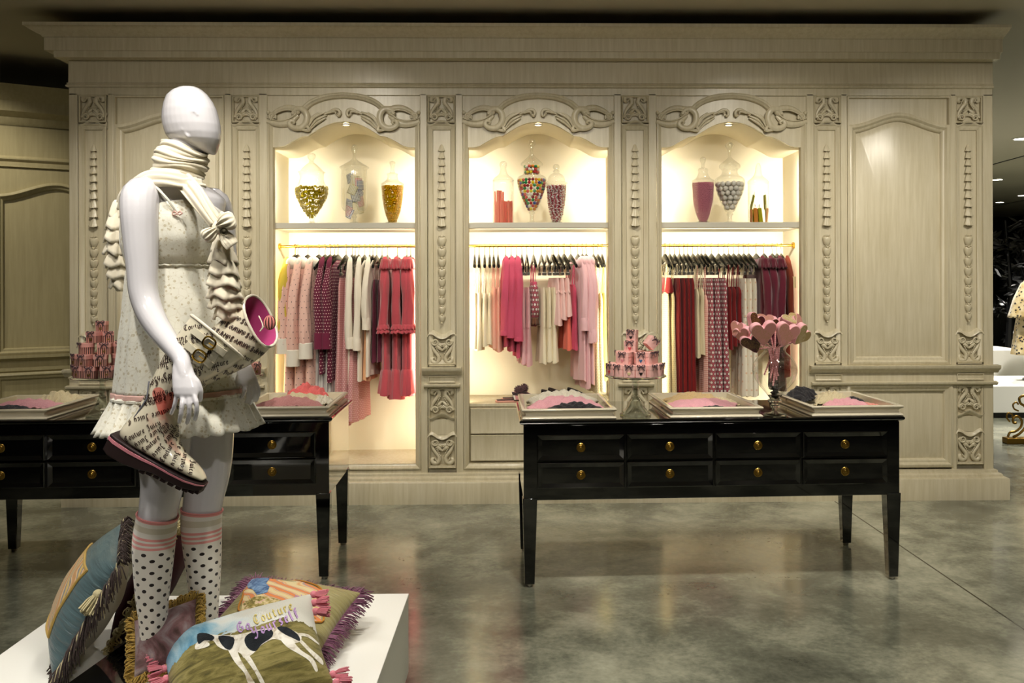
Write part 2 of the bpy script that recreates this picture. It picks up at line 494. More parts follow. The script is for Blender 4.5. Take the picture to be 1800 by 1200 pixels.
# carvings --------------------------------------------------------
YV = Vector((0, 1, 0))
def spiral(cx, cz, r0, r1, a0, turns, n=22):
    return [(cx+lerp(r0, r1, i/n)*math.cos(a0+turns*2*PI*i/n), cz+lerp(r0, r1, i/n)*math.sin(a0+turns*2*PI*i/n)) for i in range(n+1)]
def relief(mb, pts, rad, y=0.0, depth=1.0, n=7):
    P = [(p[0], y, p[1]) for p in pts]; k = len(P)
    rr = [interp(rad, i/(k-1)) for i in range(k)] if isinstance(rad, list) else rad
    mb.tube(P, rr, n, flat=(YV, depth))
def scroll_ornament(flip):
    """two mirrored S scrolls over a cupid's-bow ledge; local origin at the ledge, height about .18"""
    m = MB()
    for sx in (-1, 1):
        def q(pts): return [(sx*x, z) for x, z in pts]
        base = spiral(-.048, .034, .024, .005, -PI*.95, -1.6)[::-1]
        stem = spline([(-.058, .020), (-.072, .045), (-.062, .080), (-.042, .108), (-.022, .135), (-.026, .162), (-.046, .176), (-.066, .168), (-.070, .150), (-.058, .140)], 4)
        relief(m, q(stem), [(0, .007), (.45, .016), (.75, .017), (.9, .014), (1, .007)], -.006)
        relief(m, q(base), [(0, .003), (1, .008)], -.014)
        relief(m, q(spline([(-.070, .034), (-.084, .042), (-.092, .056), (-.086, .062)], 4)), [(0, .008), (1, .007)], -.006)
        for k in range(6):
            a = Vector((-.052+.006*k, .070+.011*k)); m.sphere((sx*(a.x+.010), -.018, a.y), .0055, 6, 5)
        for k in range(4):
            m.sphere((sx*(-.040-.004*k), -.02, .158-.006*k), .005, 6, 5)
        relief(m, q(spline([(0, .092), (-.016, .080), (-.034, .062), (-.044, .056)], 4)), [(0, .006), (.5, .014), (1, .004)], -.008)
        relief(m, q(spline([(-.004, .066), (-.024, .052), (-.040, .050)], 4)), [(0, .005), (.5, .009), (1, .003)], -.010)
    relief(m, spline([(-.038, .03), (-.02, .046), (0, .052), (.02, .046), (.038, .03)], 4), [(0, .005), (.5, .010), (1, .005)], -.006)
    # ledge
    led = spline([(-.10, 0), (-.085, -.018), (-.06, -.014), (-.03, .006), (0, .014), (.03, .006), (.06, -.014), (.085, -.018), (.10, 0)], 4)
    led = [(x, z-.006) for x, z in led]
    secs = []
    for x, z in led: secs.append([(x, .02, z), (x, -.026, z+.006), (x, -.024, z-.004), (x, -.012, z-.012), (x, -.006, z-.026), (x, .02, z-.030)])
    m.loft(secs)
    if flip: m.xf(Matrix.Scale(-1, 4, (0, 0, 1)))
    return m
UP = scroll_ornament(False).build('scroll_carving', CREAM, angle=60)
DN = scroll_ornament(True).build('scroll_carving', CREAM, angle=60)
def place(src, x, z, first):
    o = src if first else src.copy()
    if not first: COL.objects.link(o)
    o.parent = WB; o.location = (x, .022, z)
    return o
def bell(mb, x, z, s, y=.022):
    secs = []
    for t, r in ((0, .15), (.25, .45), (.55, .62), (.85, .8), (1, .95)):
        q = []
        for k in range(15):
            a = PI + PI*k/14
            rr = s*.55*r*(1+.10*math.cos(6*(a-PI*1.5)))
            dz = .10*s*abs(math.cos(1.5*(a-PI*1.5)))*(t**3)
            q.append((x+rr*math.cos(a), y+rr*.9*math.sin(a), z-s*t*1.0-dz+.0))
        secs.append(q)
    mb.loft(secs, closed=False, cap=False)
    mb.sphere((x, y-.008, z-s*1.0), s*.17, 6, 5); mb.sphere((x-.3*s, y-.004, z-s*.98), s*.14, 6, 5); mb.sphere((x+.3*s, y-.004, z-s*.98), s*.14, 6, 5)
def heart_bud(mb, x, z, s, y=.022):
    P = [(0, -1), (.38, -.55), (.52, -.05), (.44, .25), (.25, .30), (.1, .22), (0, .32)]
    P = P + [(-a, b) for a, b in P[-2:0:-1]]
    P = spline(P, 2, True)
    n = len(P)
    mb.loft([[(x+a*s, y, z+b*s) for a, b in P], [(x+a*s*.9, y-.010, z+b*s*.9) for a, b in P], [(x+a*s*.5, y-.017, z+(b*.5)*s) for a, b in P]])
    for dx in (-.3, -.1, .1, .3): mb.sphere((x+dx*s, y-.008, z+.38*s), s*.11, 6, 4)
def bell_chain():
    m = MB()
    z = 2.455
    for i in range(10):
        s = lerp(.046, .064, i/9); bell(m, 0, z, s); z -= s*1.02
    return m
def heart_chain():
    m = MB()
    z = 1.80
    for i in range(9):
        s = lerp(.058, .044, i/8); heart_bud(m, 0, z, s); m.sphere((0, .010, z-s*1.0), .008, 6, 5); z -= s*1.28
    return m
BC = bell_chain().build('bellflower_carving', CREAM, WB, angle=60); HC = heart_chain().build('husk_carving', CREAM, WB, angle=60)
for i, p in enumerate(PIL):
    for src in (BC, HC):
        o = src if i == 0 else src.copy()
        if i: COL.objects.link(o)
        o.parent = WB; o.location = (p, 0, 0)
    place(UP, p, 2.605, i == 0); place(DN, p, 1.130, i == 0)
    place(UP, p, .595, False); place(DN, p, .440, False)
    m = MB()
    mold(m, rect(p-.094, p+.094, 2.60, 2.786), [(0, .002), (.005, -.004), (.011, .002), (.012, .03)])
    mold(m, rect(p-.095, p+.095, .94, 2.588), [(0, 0), (.004, -.004), (.008, .004), (.022, .01), (.028, .016), (.034, .018), (.036, .03)])
    mold(m, rect(p-.094, p+.094, .232, .78), [(0, 0), (.004, -.003), (.01, .004), (.013, .03)])
    m.box(p-.082, p+.082, .012, .03, .458, .565)
    m.box(p-.085, p+.085, .0, .03, .93, .948); m.box(p-.085, p+.085, .0, .03, .236, .25)
    part(m, 'pilaster_panel')

# niche headers, surrounds and linings ------------------------------
for c in NC:
    m = MB()
    poly = [(c+x, z) for x, z in ARCH] + [(c+.53, 2.433), (c+.53, 2.79), (c-.53, 2.79), (c-.53, 2.433)]
    m.prism(poly, .012, .05)
    part(m, 'niche_header')
    m = MB()
    # raised arch band
    half = [(-.34, 2.708), (-.275, 2.708), (-.262, 2.722), (-.225, 2.75), (-.17, 2.775), (-.10, 2.793), (0, 2.802)]
    band = half[:3] + spline(half[2:], 4)[1:]
    band = band + [(-x, z) for x, z in band[-2::-1]]
    mold(m, [(c+x, z) for x, z in band], [(.004, .03), (.004, -.016), (-.004, -.022), (-.014, -.02), (-.02, -.012), (-.03, -.008), (-.036, .002), (-.038, .03)], closed=False)
    part(m, 'arch_moulding')
    m = MB()
    for sx in (-1, 1):
        def q(pts): return [(c+sx*x, z) for x, z in pts]
        Y0 = -.004
        # long ribbon looping from the outer volute over and back
        up = spline([(-.492, 2.632), (-.47, 2.668), (-.42, 2.695), (-.375, 2.702), (-.335, 2.694), (-.315, 2.676), (-.335, 2.655), (-.352, 2.66)], 6)
        relief(m, q(up), [(0, .010), (.4, .020), (.7, .024), (1, .012)], Y0, .9)
        relief(m, q([(x, z-.018) for x, z in up[:30]]), [(0, .005), (1, .006)], Y0-.016)
        dn = spline([(-.52, 2.610), (-.47, 2.594), (-.42, 2.590), (-.37, 2.602), (-.335, 2.625), (-.31, 2.65)], 6)
        relief(m, q(dn), [(0, .018), (.5, .026), (1, .012)], Y0+.004, .8)
        relief(m, q([(x, z+.022) for x, z in dn]), [(0, .004), (1, .006)], Y0-.012)
        vol = spiral(-.485, 2.640, .026, .005, -PI*.2, 1.7)
        relief(m, q(vol), [(0, .009), (1, .005)], Y0-.006)
        m.sphere((c+sx*-.512, Y0, 2.668), .014, 8, 6)
        # C scroll crossing it
        cs = spline([(-.345, 2.655), (-.325, 2.685), (-.285, 2.690), (-.255, 2.665), (-.248, 2.625), (-.262, 2.585), (-.30, 2.560), (-.345, 2.566), (-.368, 2.59), (-.352, 2.612), (-.332, 2.600), (-.342, 2.588)], 5)
        relief(m, q(cs), [(0, .013), (.25, .022), (.5, .022), (.75, .016), (1, .006)], Y0-.012, .8)
        relief(m, q(spline([(-.30, 2.552), (-.26, 2.545), (-.235, 2.548), (-.245, 2.575), (-.25, 2.60)], 4)), [(0, .006), (.5, .015), (1, .005)], Y0-.010)
        # acanthus spray following the arch
        for k, (a, b, e, r) in enumerate((((-.242, 2.56), (-.20, 2.632), (-.12, 2.672), .012), ((-.235, 2.552), (-.185, 2.615), (-.115, 2.650), .011), ((-.232, 2.546), (-.18, 2.596), (-.12, 2.632), .010), ((-.238, 2.575), (-.215, 2.63), (-.165, 2.668), .009))):
            relief(m, q(spline([a, b, e], 6)), [(0, .003), (.6, r), (1, .005)], Y0-.004)
        fr = spline([(-.13, 2.655), (-.095, 2.672), (-.06, 2.688), (-.032, 2.682), (-.024, 2.66), (-.034, 2.645), (-.046, 2.655)], 5)
        relief(m, q(fr), [(0, .006), (.4, .012), (.8, .010), (1, .005)], Y0-.006)
        relief(m, q(spline([(-.10, 2.66), (-.07, 2.672), (-.05, 2.668), (-.055, 2.655)], 4)), [(0, .004), (.5, .008), (1, .004)], Y0-.014)
    part(m, 'ribbon_carving', angle=60)
    m = MB()
    mold(m, [(c-.52, 2.60), (c-.52, .222), (c+.52, .222), (c+.52, 2.60)], [(0, 0), (.004, -.008), (.012, -.010), (.018, -.002), (.024, .004), (.034, .010), (.038, .022), (.04, .05)], closed=False)
    part(m, 'niche_surround')
    m = MB()
    m.add([(c-.52,.05,.25),(c+.52,.05,.25),(c+.52,YB,.25),(c-.52,YB,.25)], [(0,1,2,3)])
    m.box(c-.53, c+.53, YB, YB+.03, .2, 2.68)
    for sx in (-1, 1): m.box(c+sx*.52-.005, c+sx*.52+.005, .05, YB, .2, 2.5)
    pts = [(c-.53, ARCH[0][1])] + [(c+x, z) for x, z in ARCH] + [(c+.53, ARCH[-1][1])]
    m.loft([[(x, .045, z) for x, z in pts], [(x, YB+.01, z) for x, z in pts]], closed=False, cap=False)
    part(m, 'niche_lining', NICHE)
    m = MB(); m.box(c-.5, c+.5, .012, YB, .20, .262); part(m, 'niche_sill')
    # recessed downlight at the crown of the arch
    m = MB(); m.lathe([(.030, 2.606), (.030, 2.598), (.022, 2.597), (.022, 2.606)], 20, (c, .09, 0)); part(m, 'downlight_trim', WHITE)
    m = MB(); m.lathe([(.001, 2.5985), (.021, 2.5985)], 20, (c, .09, 0)); part(m, 'downlight_lens', mat('lamp_lens', 'fff3d8', .4, emit=lin('fff0d0'), es=12.0))
    spot((c, .10, 2.590), (c, .34, 1.9), 1.2, 120, .6, (1, .84, .58), .02)
    for sx in (-1, 1):
        area('strip_light', (c+sx*.499, .075, 2.17), (c+sx*.47, YB, 2.17), 2.1, .012, .42, (1, .92, .75), 95)
        area('strip_light', (c+sx*.499, .075, 1.07), (c+sx*.47, YB, 1.07), 5.0, .012, 1.45, (1, .90, .68), 120)
    area('shelf_light', (c, .10, 1.868), (c, YB, 1.68), 4.2, .9, .02, (1, .91, .72), 130)

# left wall running back at an angle
a = atz(0, 617, .9)
TH = math.atan(.62)
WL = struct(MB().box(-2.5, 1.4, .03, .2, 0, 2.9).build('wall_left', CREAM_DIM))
p0 = at(60, 615, 1.35)
WL.location = (p0.x, p0.y, 0); WL.rotation_euler = (0, 0, TH)
prof = [(0, 2.80), (.02, 2.82), (.03, 2.86), (.10, 2.90), (.11, 2.98), (.18, 3.05), (.2, 3.10), (0, 3.10)]
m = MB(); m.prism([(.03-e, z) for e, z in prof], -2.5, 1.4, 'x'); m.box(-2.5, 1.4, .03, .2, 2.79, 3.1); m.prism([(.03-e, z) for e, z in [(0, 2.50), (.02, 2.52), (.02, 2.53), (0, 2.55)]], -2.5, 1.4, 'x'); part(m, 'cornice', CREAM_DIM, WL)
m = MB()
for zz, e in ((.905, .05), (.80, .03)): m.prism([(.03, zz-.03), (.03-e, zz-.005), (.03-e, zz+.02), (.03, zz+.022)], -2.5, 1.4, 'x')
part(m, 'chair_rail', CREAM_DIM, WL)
for x0, x1 in ((-1.18, -.34), (-.28, .62), (.68, 1.38)):
    m = MB()
    m.box(x0-.05, x0-.01, .0, .05, .1, 2.5)
    top = panel_arch(x0+.02, x1-.02, 2.22, .11)
    mold(m, rect(x0, x1, .93, 2.47), [(0, .01), (.004, .0), (.012, .0), (.016, .012), (.018, .03)])
    m.prism(top+[(x0+.02, 2.45), (x1-.02, 2.45)], .018, .032)
    mold(m, [(x0+.02, .935), (x1-.02, .935)]+top, BIG)
    mold(m, rect(x0, x1, .16, .77), BIG)
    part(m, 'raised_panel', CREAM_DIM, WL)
# ------------------------------------------------------------------ niche furniture: shelves, rods, drawers
NN = ('left', 'middle', 'right')
for c, nm, who in zip(NC, NN, ('holding the gold coin jar', 'holding the gumball urn', 'holding the jar of white balls')):
    o = MB().box(c-.514, c+.514, .045, YB-.002, 1.879, 1.918).build('niche_shelf', SHELFM, bevel=.002)
    tag(o, 'painted shelf in the %s niche %s' % (nm, who), 'shelf', 'shelves of the lit niches')
RODY, RODZ = .28, 1.765
for c, nm, who in zip(NC, NN, ('dotted pink robes', 'pink and cream separates', 'dark red dresses')):
    t = thing('hanging_rod', 'brass hanging rod in the %s niche carrying the %s' % (nm, who), 'rod', (c, RODY, RODZ), 0, 'brass hanging rods')
    MB().tube([(-.513, 0, 0), (.513, 0, 0)], .0095, 14).build('rod', GOLD, t)
    for sx in (-1, 1): MB().tube([(sx*.514, 0, 0), (sx*.500, 0, 0)], .022, 16).build('end_socket', GOLD, t)

# cream drawer unit standing in the middle niche
c = NC[1]
DU = t = thing('drawer_unit', 'cream chest of four panelled drawers filling the bottom of the middle niche', 'chest of drawers', (c, .05, .262))
MB().box(-.513, .513, .0, .50, 0, .385).build('carcass', CREAM, t, bevel=.002)
MB().box(-.514, .514, -.012, .50, .385, .405).build('top', CREAM, t, bevel=.002)
for x0, x1 in ((-.475, -.005), (.005, .475)):
    for z0, z1 in ((.012, .192), (.198, .376)):
        m = MB()
        m.box(x0, x1, -.016, .002, z0, z1)
        m.loft([[(x0,-.016,z0),(x1,-.016,z0),(x1,-.016,z1),(x0,-.016,z1)], [(x0+.004,-.028,z0+.004),(x1-.004,-.028,z0+.004),(x1-.004,-.028,z1-.004),(x0+.004,-.028,z1-.004)], [(x0+.03,-.018,z0+.028),(x1-.03,-.018,z0+.028),(x1-.03,-.018,z1-.028),(x0+.03,-.018,z1-.028)]])
        m.build('drawer', CREAM, t)
# slippers on it
TOPZ = .262+.405
ARG = fabric('argyle_knit', 'd9a0a0', pat=lambda t: t.mix(t.math('LESS_THAN', t.math('PINGPONG', uvxy(t, 22, 22)[0], .5), .25), t.mix(t.math('LESS_THAN', t.math('PINGPONG', uvxy(t, 22, 22)[1], .5), .25), lin('c98d8c'), lin('efe2d6')), lin('3a2c2c')))
PLUM = fabric('plum_pompom_wool', '5b4247', bump=.8, scale=120)
SOLE_P = mat('pink_rubber_sole', 'd49a8c', .6)
def slipper(x, y, rz, label, upper=ARG, pom=True):
    t = thing('slipper', label, 'slipper', (x, y, TOPZ), rz, 'slippers on the drawer unit')
    P = spline([(-.13, 0), (-.115, -.035), (-.06, -.034), (0, -.036), (.07, -.045), (.115, -.035), (.13, 0), (.115, .035), (.07, .045), (0, .036), (-.06, .034), (-.115, .035)], 3, True)
    MB().prism(P, 0, .014, 'z').build('sole', SOLE_P if pom else LACQ, t, bevel=.004)
    m = MB()
    m.prism([(a*.93, b*.85) for a, b in P], .014, .018, 'z'); m.build('insole', mat('dark_insole', '4a3436', .9), t)
    secs = []
    for i in range(9):
        u = i/8; xx = lerp(.0, .126, u); wv = .040*math.sqrt(max(0.02, 1-((xx-.05)/.085)**2)) if xx > .05 else .040
        h = lerp(.062, .012, u**1.3)
        secs.append([(xx-.012*math.sin(a), wv*math.cos(a), .012+h*math.sin(a)) for a in [PI*k/12 for k in range(13)]])
    m = MB().loft(secs, closed=False, cap=False); m.build('upper', upper, t, solid=.006)
    if pom:
        m = MB(); rnd = random.Random(3)
        m.sphere((.035, 0, .083), .026, 14, 10)
        for k in range(140):
            d = Vector((rnd.gauss(0,1), rnd.gauss(0,1), rnd.gauss(0,1))).normalized()
            m.tube([Vector((.035,0,.083))+d*.02, Vector((.035,0,.083))+d*.034], [.003,.0012], 3)
        m.build('pompom', PLUM, t)
    return t
p = at(903, 704, .12); slipper(p.x, .13, .12, 'pink argyle slipper with plum pompom nearest the front of the drawer unit')
p = at(908, 700, .25); slipper(p.x+.02, .25, .18, 'pink argyle slipper with plum pompom behind its partner')
DKU = fabric('dark_satin_upper', '2b201c', rough=.5)
for k, (px, lb) in enumerate(((955, 'dark satin slipper peeking over the left tray of lingerie'), (968, 'dark satin slipper just behind its partner, over the tray rim'), (990, 'dark slipper nearer the pale pink hoodies'), (1002, 'dark slipper standing rightmost on the drawer unit'))):
    p = at(px, 690, .3); slipper(p.x, .24+.11*(k % 2), .3, lb, DKU, False)

# ------------------------------------------------------------------ candy jars
JS = 6.70/1650
SHZ = 1.918
def prof_in(px_prof, base, shrink=.0):
    return [(max(r*JS-shrink, .0015), (base-y)*JS) for r, y in px_prof]
def jar(px, Y, base, body, lid, label):
    p = at(px, base, Y)
    t = thing('candy_jar', label, 'jar', (p.x, Y, SHZ), 0, 'apothecary jars on the niche shelves')
    bp = [(r*JS, (base-y)*JS) for r, y in spline(body, 3)]
    MB().lathe(bp, 32).build('jar_body', GLASS, t)
    lp = [(max(r, .05)*JS, (base-y)*JS) for r, y in spline(lid, 3)]
    MB().lathe(lp, 28).build('jar_lid', GLASS, t)
    return t, p.x
def foot(w, y0, stem_y, ws, y1):
    """solid foot and stem up to the bowl"""
    return [(w*.98, y0), (w, y0-1.2), (w*.7, y0-3), (ws, y0-5), (ws, stem_y), (ws*1.5, stem_y-1.5), (ws*1.05, y1)]
JARS = {}
def radius_at(prof, z):
    for (r0, z0), (r1, z1) in zip(prof, prof[1:]):
        if z0 <= z <= z1 or z1 <= z <= z0:
            return lerp(r0, r1, (z-z0)/(z1-z0) if z1 != z0 else 0)
    return 0
def fill_points(cx, Y, base, body, ytop, ybot, rad, n, seed, lay=1.75, arc=2*PI, inner=True, jit=.12):
    """bodies packed ring upon ring against the inside of the glass"""
    prof = [(r*JS, (base-y)*JS) for r, y in spline(body, 3)]
    rnd = random.Random(seed); pts = []
    z = (base-ybot)*JS+rad; z1 = (base-ytop)*JS; k = 0
    while z < z1:
        R = radius_at(prof, z)-rad*1.06-.0015
        while R > -rad*.2:
            Rr = max(R, .0)
            m = max(1, int(min(arc, 2*PI)*Rr/(rad*2.04)))
            for i in range(m):
                a = -PI/2-arc/2+arc*(i+.5*(k % 2)+.25)/m
                pts.append(Vector((cx+Rr*math.cos(a), Y+Rr*math.sin(a), SHZ+z+rnd.uniform(-jit, jit)*rad)))
            R -= rad*2.04
            if not inner: break
        z += rad*lay; k += 1
    # the last layer, seen from above, is filled across
    return pts[:n] if len(pts) > n and False else pts
Y0 = .23
# 1 gold coins in a heart-shaped urn
b1 = foot(9, 387, 383, 3, 378) + [(6, 375), (16, 360), (26, 342), (29, 331), (28, 323), (23, 316), (20.5, 308), (21, 299), (22.5, 297)]
J, x = jar(548, Y0, 387, b1, [(23, 297), (23.5, 295.5), (20, 294), (15, 288), (8, 282), (4, 279), (5, 277), (3, 276), (6, 272), (7, 268), (5.5, 264), (0, 262)], 'heart-shaped glass urn of gold coins, leftmost jar in the left niche')
COIN = mat('gold_foil', 'c9b400', .32, metal=.75)
cm = MB().lathe([(.0001, -.0018), (.0105, -.0018), (.0115, -.001), (.0115, .001), (.0105, .0018), (.0095, .0012), (.0001, .0012)], 18)
cb = cm.build('gold_coin', COIN)
pts = fill_points(x, Y0, 387, b1, 322, 377, .0098, 260, 5, 1.05, 3.6, False, .6)
rnd = random.Random(9)
for i, q in enumerate(pts):
    o = cb if i == 0 else cb.copy()
    if i: COL.objects.link(o)
    out = Vector((q.x-x, q.y-Y0, 0)).normalized()
    d = (out*rnd.uniform(.2, 1)+Vector((rnd.gauss(0,.4), rnd.gauss(0,.4), rnd.gauss(0,.8)))).normalized()
    o.location = q; o.rotation_euler = d.to_track_quat('Z', 'Y').to_euler()
    tag(o, 'gold foil coin inside the heart-shaped glass urn', 'coin', 'gold coins in the urn')
# 2 dotted candy strips in a cylinder
b2 = foot(12, 388, 377, 3, 371) + [(8, 369), (18, 364), (22, 357), (22.5, 345), (22.3, 320), (22, 300), (22, 292), (24.5, 290)]
J, x = jar(623, Y0, 388, b2, [(25, 290), (25.5, 288), (22, 286), (14, 281), (6, 276), (3, 272), (2.5, 266), (5, 258), (5.5, 254), (3, 249.5), (0, 249)], 'tall glass cylinder jar of dotted candy strips in the left niche')
def strip_mat(i, c):
    t = NT('candy_strip_'+c)
    u, v = uvxy(t, 1/.011, 1/.011)
    du = t.math('SUBTRACT', t.math('FRACT', u), .5); dv = t.math('SUBTRACT', t.math('FRACT', v), .5)
    d = t.math('SQRT', t.math('ADD', t.math('MULTIPLY', du, du), t.math('MULTIPLY', dv, dv)))
    t.p(color=t.mix(t.math('LESS_THAN', d, .33), lin('efece4'), lin(c)), rough=.6)
    return t.m
SM = [strip_mat(i, c) for i, c in enumerate(('1f3f8f', 'd23b3a', 'd8c23a', '2c2c34'))]
CN = ('blue', 'red', 'yellow', 'black')
rnd = random.Random(4)
for i in range(16):
    z = .075+.29*(i/15)*.85; a = rnd.uniform(-2.6, -.5)
    m = MB(); tilt = rnd.uniform(-.5, .5); L = .075; Wd = .045; R = .068+rnd.uniform(-.012, .004)
    def fn(u, v, a=a, tilt=tilt, R=R, z=z):
        s = (u-.5)*Wd*1.4; h = (v-.5)*L
        s2 = s*math.cos(tilt)-h*math.sin(tilt); h2 = s*math.sin(tilt)+h*math.cos(tilt)
        return (R*math.cos(a+s2/R), R*math.sin(a+s2/R), z+h2*.9)
    m.grid(fn, 8, 8)
    for k in m.uv: m.uv[k] = [(p[0]*Wd*1.4, p[1]*L) for p in m.uv[k]]
    o = m.build('candy_strip', SM[i % 4], solid=.0012); o.location = (x, Y0, SHZ)
    tag(o, 'white paper strip of %s candy dots inside the tall cylinder jar' % CN[i % 4], 'candy', 'candy dot strips in the jar')
# 3 yellow rock candy
b3 = foot(10, 388, 386, 8, 384) + [(9, 380), (14, 365), (17.5, 345), (19, 328), (19.5, 320), (18.5, 318)]
J, x = jar(690, Y0, 388, b3, [(19.5, 319), (20, 317), (12, 312), (9, 306), (9, 302), (10, 300), (5, 298), (3, 292), (3.5, 286), (5, 282), (4.5, 279), (0, 277)], 'slim glass jar of yellow rock candy, rightmost in the left niche')
def pile_in(nm, x, base, body, ytop, ybot, s, n, seed, mats, label, cat, kind='cube'):
    pts = fill_points(x, Y0, base, body, ytop, ybot, s*1.25, n, seed, 1.5, 2*PI, True, .6)
    for mi, mt in enumerate(mats):
        m = MB(); rnd = random.Random(seed+mi)
        for q in pts[mi::len(mats)]:
            st = len(m.v)
            if kind == 'ball': m.sphere((0,0,0), s, 6, 4)
            elif kind == 'stick': m.tube([(-s*2,0,0), (s*2,0,0)], s*.55, 5)
            else: m.box(-s, s, -s*.8, s*.8, -s*.9, s*.9)
            m.xf(Matrix.Translation(q) @ Matrix.Rotation(rnd.uniform(0, 6), 4, Vector((rnd.gauss(0,1), rnd.gauss(0,1), rnd.gauss(0,1))).normalized()), st)
        o = m.build(nm, mt)
        tag(o, label if len(mats) == 1 else label % ('red', 'white')[mi], cat, kind='stuff')
pile_in('rock_candy', x, 388, b3, 322, 386, .0058, 420, 2, [mat('amber_sugar', 'e0a400', .25, sub=.3)], 'yellow rock candy filling the slim tapered jar', 'candy')
# 4 pink candy sticks
b4 = [(17.5, 388), (18.5, 387), (18.5, 350), (18.5, 315), (17.5, 312)]
J, x = jar(885, Y0, 388, b4, [(18.8, 313), (19, 311), (16, 307), (9, 302), (6, 296), (5, 290), (6.5, 286), (6, 281), (2.5, 278), (0, 278)], 'straight glass jar of pink candy sticks, leftmost in the middle niche')
STK = mat('pink_sugar_stick', 'f58673', .3, sub=.25)
sb = None; rnd = random.Random(8)
for i in range(30):
    a = rnd.uniform(0, 2*PI); rr = .062*math.sqrt(rnd.random()) if i > 12 else .062
    dx, dy = rr*math.cos(a), rr*math.sin(a)
    L = .235 if dx < .0 and i % 3 else .165
    m = MB().tube([(0,0,.004), (0,0,L*.5), (rnd.uniform(-.004,.004),0,L)], .0066, 8)
    o = m.build('candy_stick', STK); o.location = (x+dx, Y0+dy, SHZ); o.rotation_euler = (0,0,a)
    tag(o, 'pink candy stick standing in the straight glass jar', 'candy', 'pink candy sticks in the jar')
# 5 gumball urn
b5 = foot(12, 388, 371, 4, 366) + [(8, 363), (15, 350), (22, 332), (25.5, 317), (25.5, 309), (22, 304.5), (17, 303), (14.5, 299), (14, 292), (15, 287)]
J, x = jar(935, Y0-.02, 388, b5, [(19, 286), (19.5, 283), (18, 281), (16, 279), (10, 274), (5, 269), (2.5, 262), (3.5, 254), (6.5, 248), (6, 243), (2, 239.5), (0, 239.5)], 'tall footed glass urn of rainbow gumballs in the middle niche')
GB = [('red', 'b5202a'), ('coral', 'dc5b50'), ('blue', '1f3c9a'), ('green', '1d8a4c'), ('yellow', 'e6cf22'), ('orange', 'e58a24'), ('white', 'ece6de'), ('maroon', '8e2333')]
gm = [mat('gumball_'+n, h, .22, coat=.6) for n, h in GB]
me0 = [MB().sphere((0,0,0), .0116, 12, 8).build('gumball', q) for q in gm]
pts = fill_points(x, Y0-.02, 388, b5, 308, 365, .0116, 150, 21, 1.74, 4.2, False)+fill_points(x, Y0-.02, 388, b5, 288, 301, .0116, 20, 22, 1.74, 2*PI, True)
seen = set(); rnd = random.Random(12)
for i, q in enumerate(pts):
    k = rnd.randrange(8)
    o = me0[k] if k not in seen else me0[k].copy()
    if k in seen: COL.objects.link(o)
    seen.add(k); o.location = q
    tag(o, '%s gumball inside the tall footed urn' % GB[k][0], 'gumball', '%s gumballs in the urn' % GB[k][0])
# 6 red and white candies
b6 = foot(10, 388, 386, 7, 384) + [(8, 382), (12, 370), (15.5, 350), (17, 330), (17.5, 319), (16.5, 317)]
J, x = jar(978, Y0, 388, b6, [(18, 318), (20, 316), (16, 314), (15, 308), (11, 302), (6, 299), (5, 297), (6, 295), (3.5, 293), (5.5, 290), (5.5, 286), (3, 283.5), (0, 283.5)], 'tapered glass jar of red and white candies right of the gumball urn')
pile_in('mint_candy', x, 388, b6, 321, 386, .0052, 420, 31, [mat('mint_red', 'b03a48', .3), mat('mint_white', 'efe8e6', .3)], '%s striped mints filling the tapered jar beside the gumball urn', 'candy', 'stick')
# 7 pink pearls
b7 = foot(10, 388, 386, 8, 384) + [(8, 382), (13, 370), (17.5, 350), (19, 330), (19.5, 316), (18.5, 314)]
J, x = jar(1236, Y0, 388, b7, [(19.5, 314), (20, 312), (13, 308), (9, 301), (8, 297), (9, 293), (7, 290.5), (3, 289), (3, 282), (5, 278), (5, 273), (2, 270.5), (0, 270.5)], 'slim glass jar of pink sugar pearls, leftmost in the right niche')
pile_in('sugar_pearls', x, 388, b7, 316, 386, .0036, 900, 41, [mat('pearl_pink', 'e08fa6', .35)], 'pink sugar pearls filling the slim jar of the right niche', 'candy', 'ball')
# 8 white balls
b8 = foot(13, 388, 374, 4, 368) + [(8, 366), (15, 352), (23, 334), (26, 318), (25.5, 311), (22, 307), (17, 304), (13.5, 299), (14, 294), (17, 291)]
J, x = jar(1283, Y0-.02, 388, b8, [(18, 291), (18.5, 287), (17, 284), (13, 281), (7, 276), (3, 272), (2, 266), (5, 257), (8, 251), (4, 246), (0, 244)], 'tall footed glass urn of white speckled balls in the right niche')
t = NT('speckled_white_ball'); nz = t.noise(t.coord('Object'), 180, 2)
t.p(color=t.mix(t.math('GREATER_THAN', nz, .66), lin('e4e0d8'), lin('c58f7e')), rough=.35); MATS['spk'] = t.m
wb = MB().sphere((0,0,0), .0185, 14, 10).build('white_ball', t.m)
for i, q in enumerate(fill_points(x, Y0-.02, 388, b8, 312, 364, .0185, 34, 51, 1.74, 2*PI, True)):
    o = wb if i == 0 else wb.copy()
    if i: COL.objects.link(o)
    o.location = q; o.rotation_euler = (i, i*2, i*3)
    tag(o, 'white speckled candy ball inside the footed urn', 'candy', 'white candy balls in the urn')
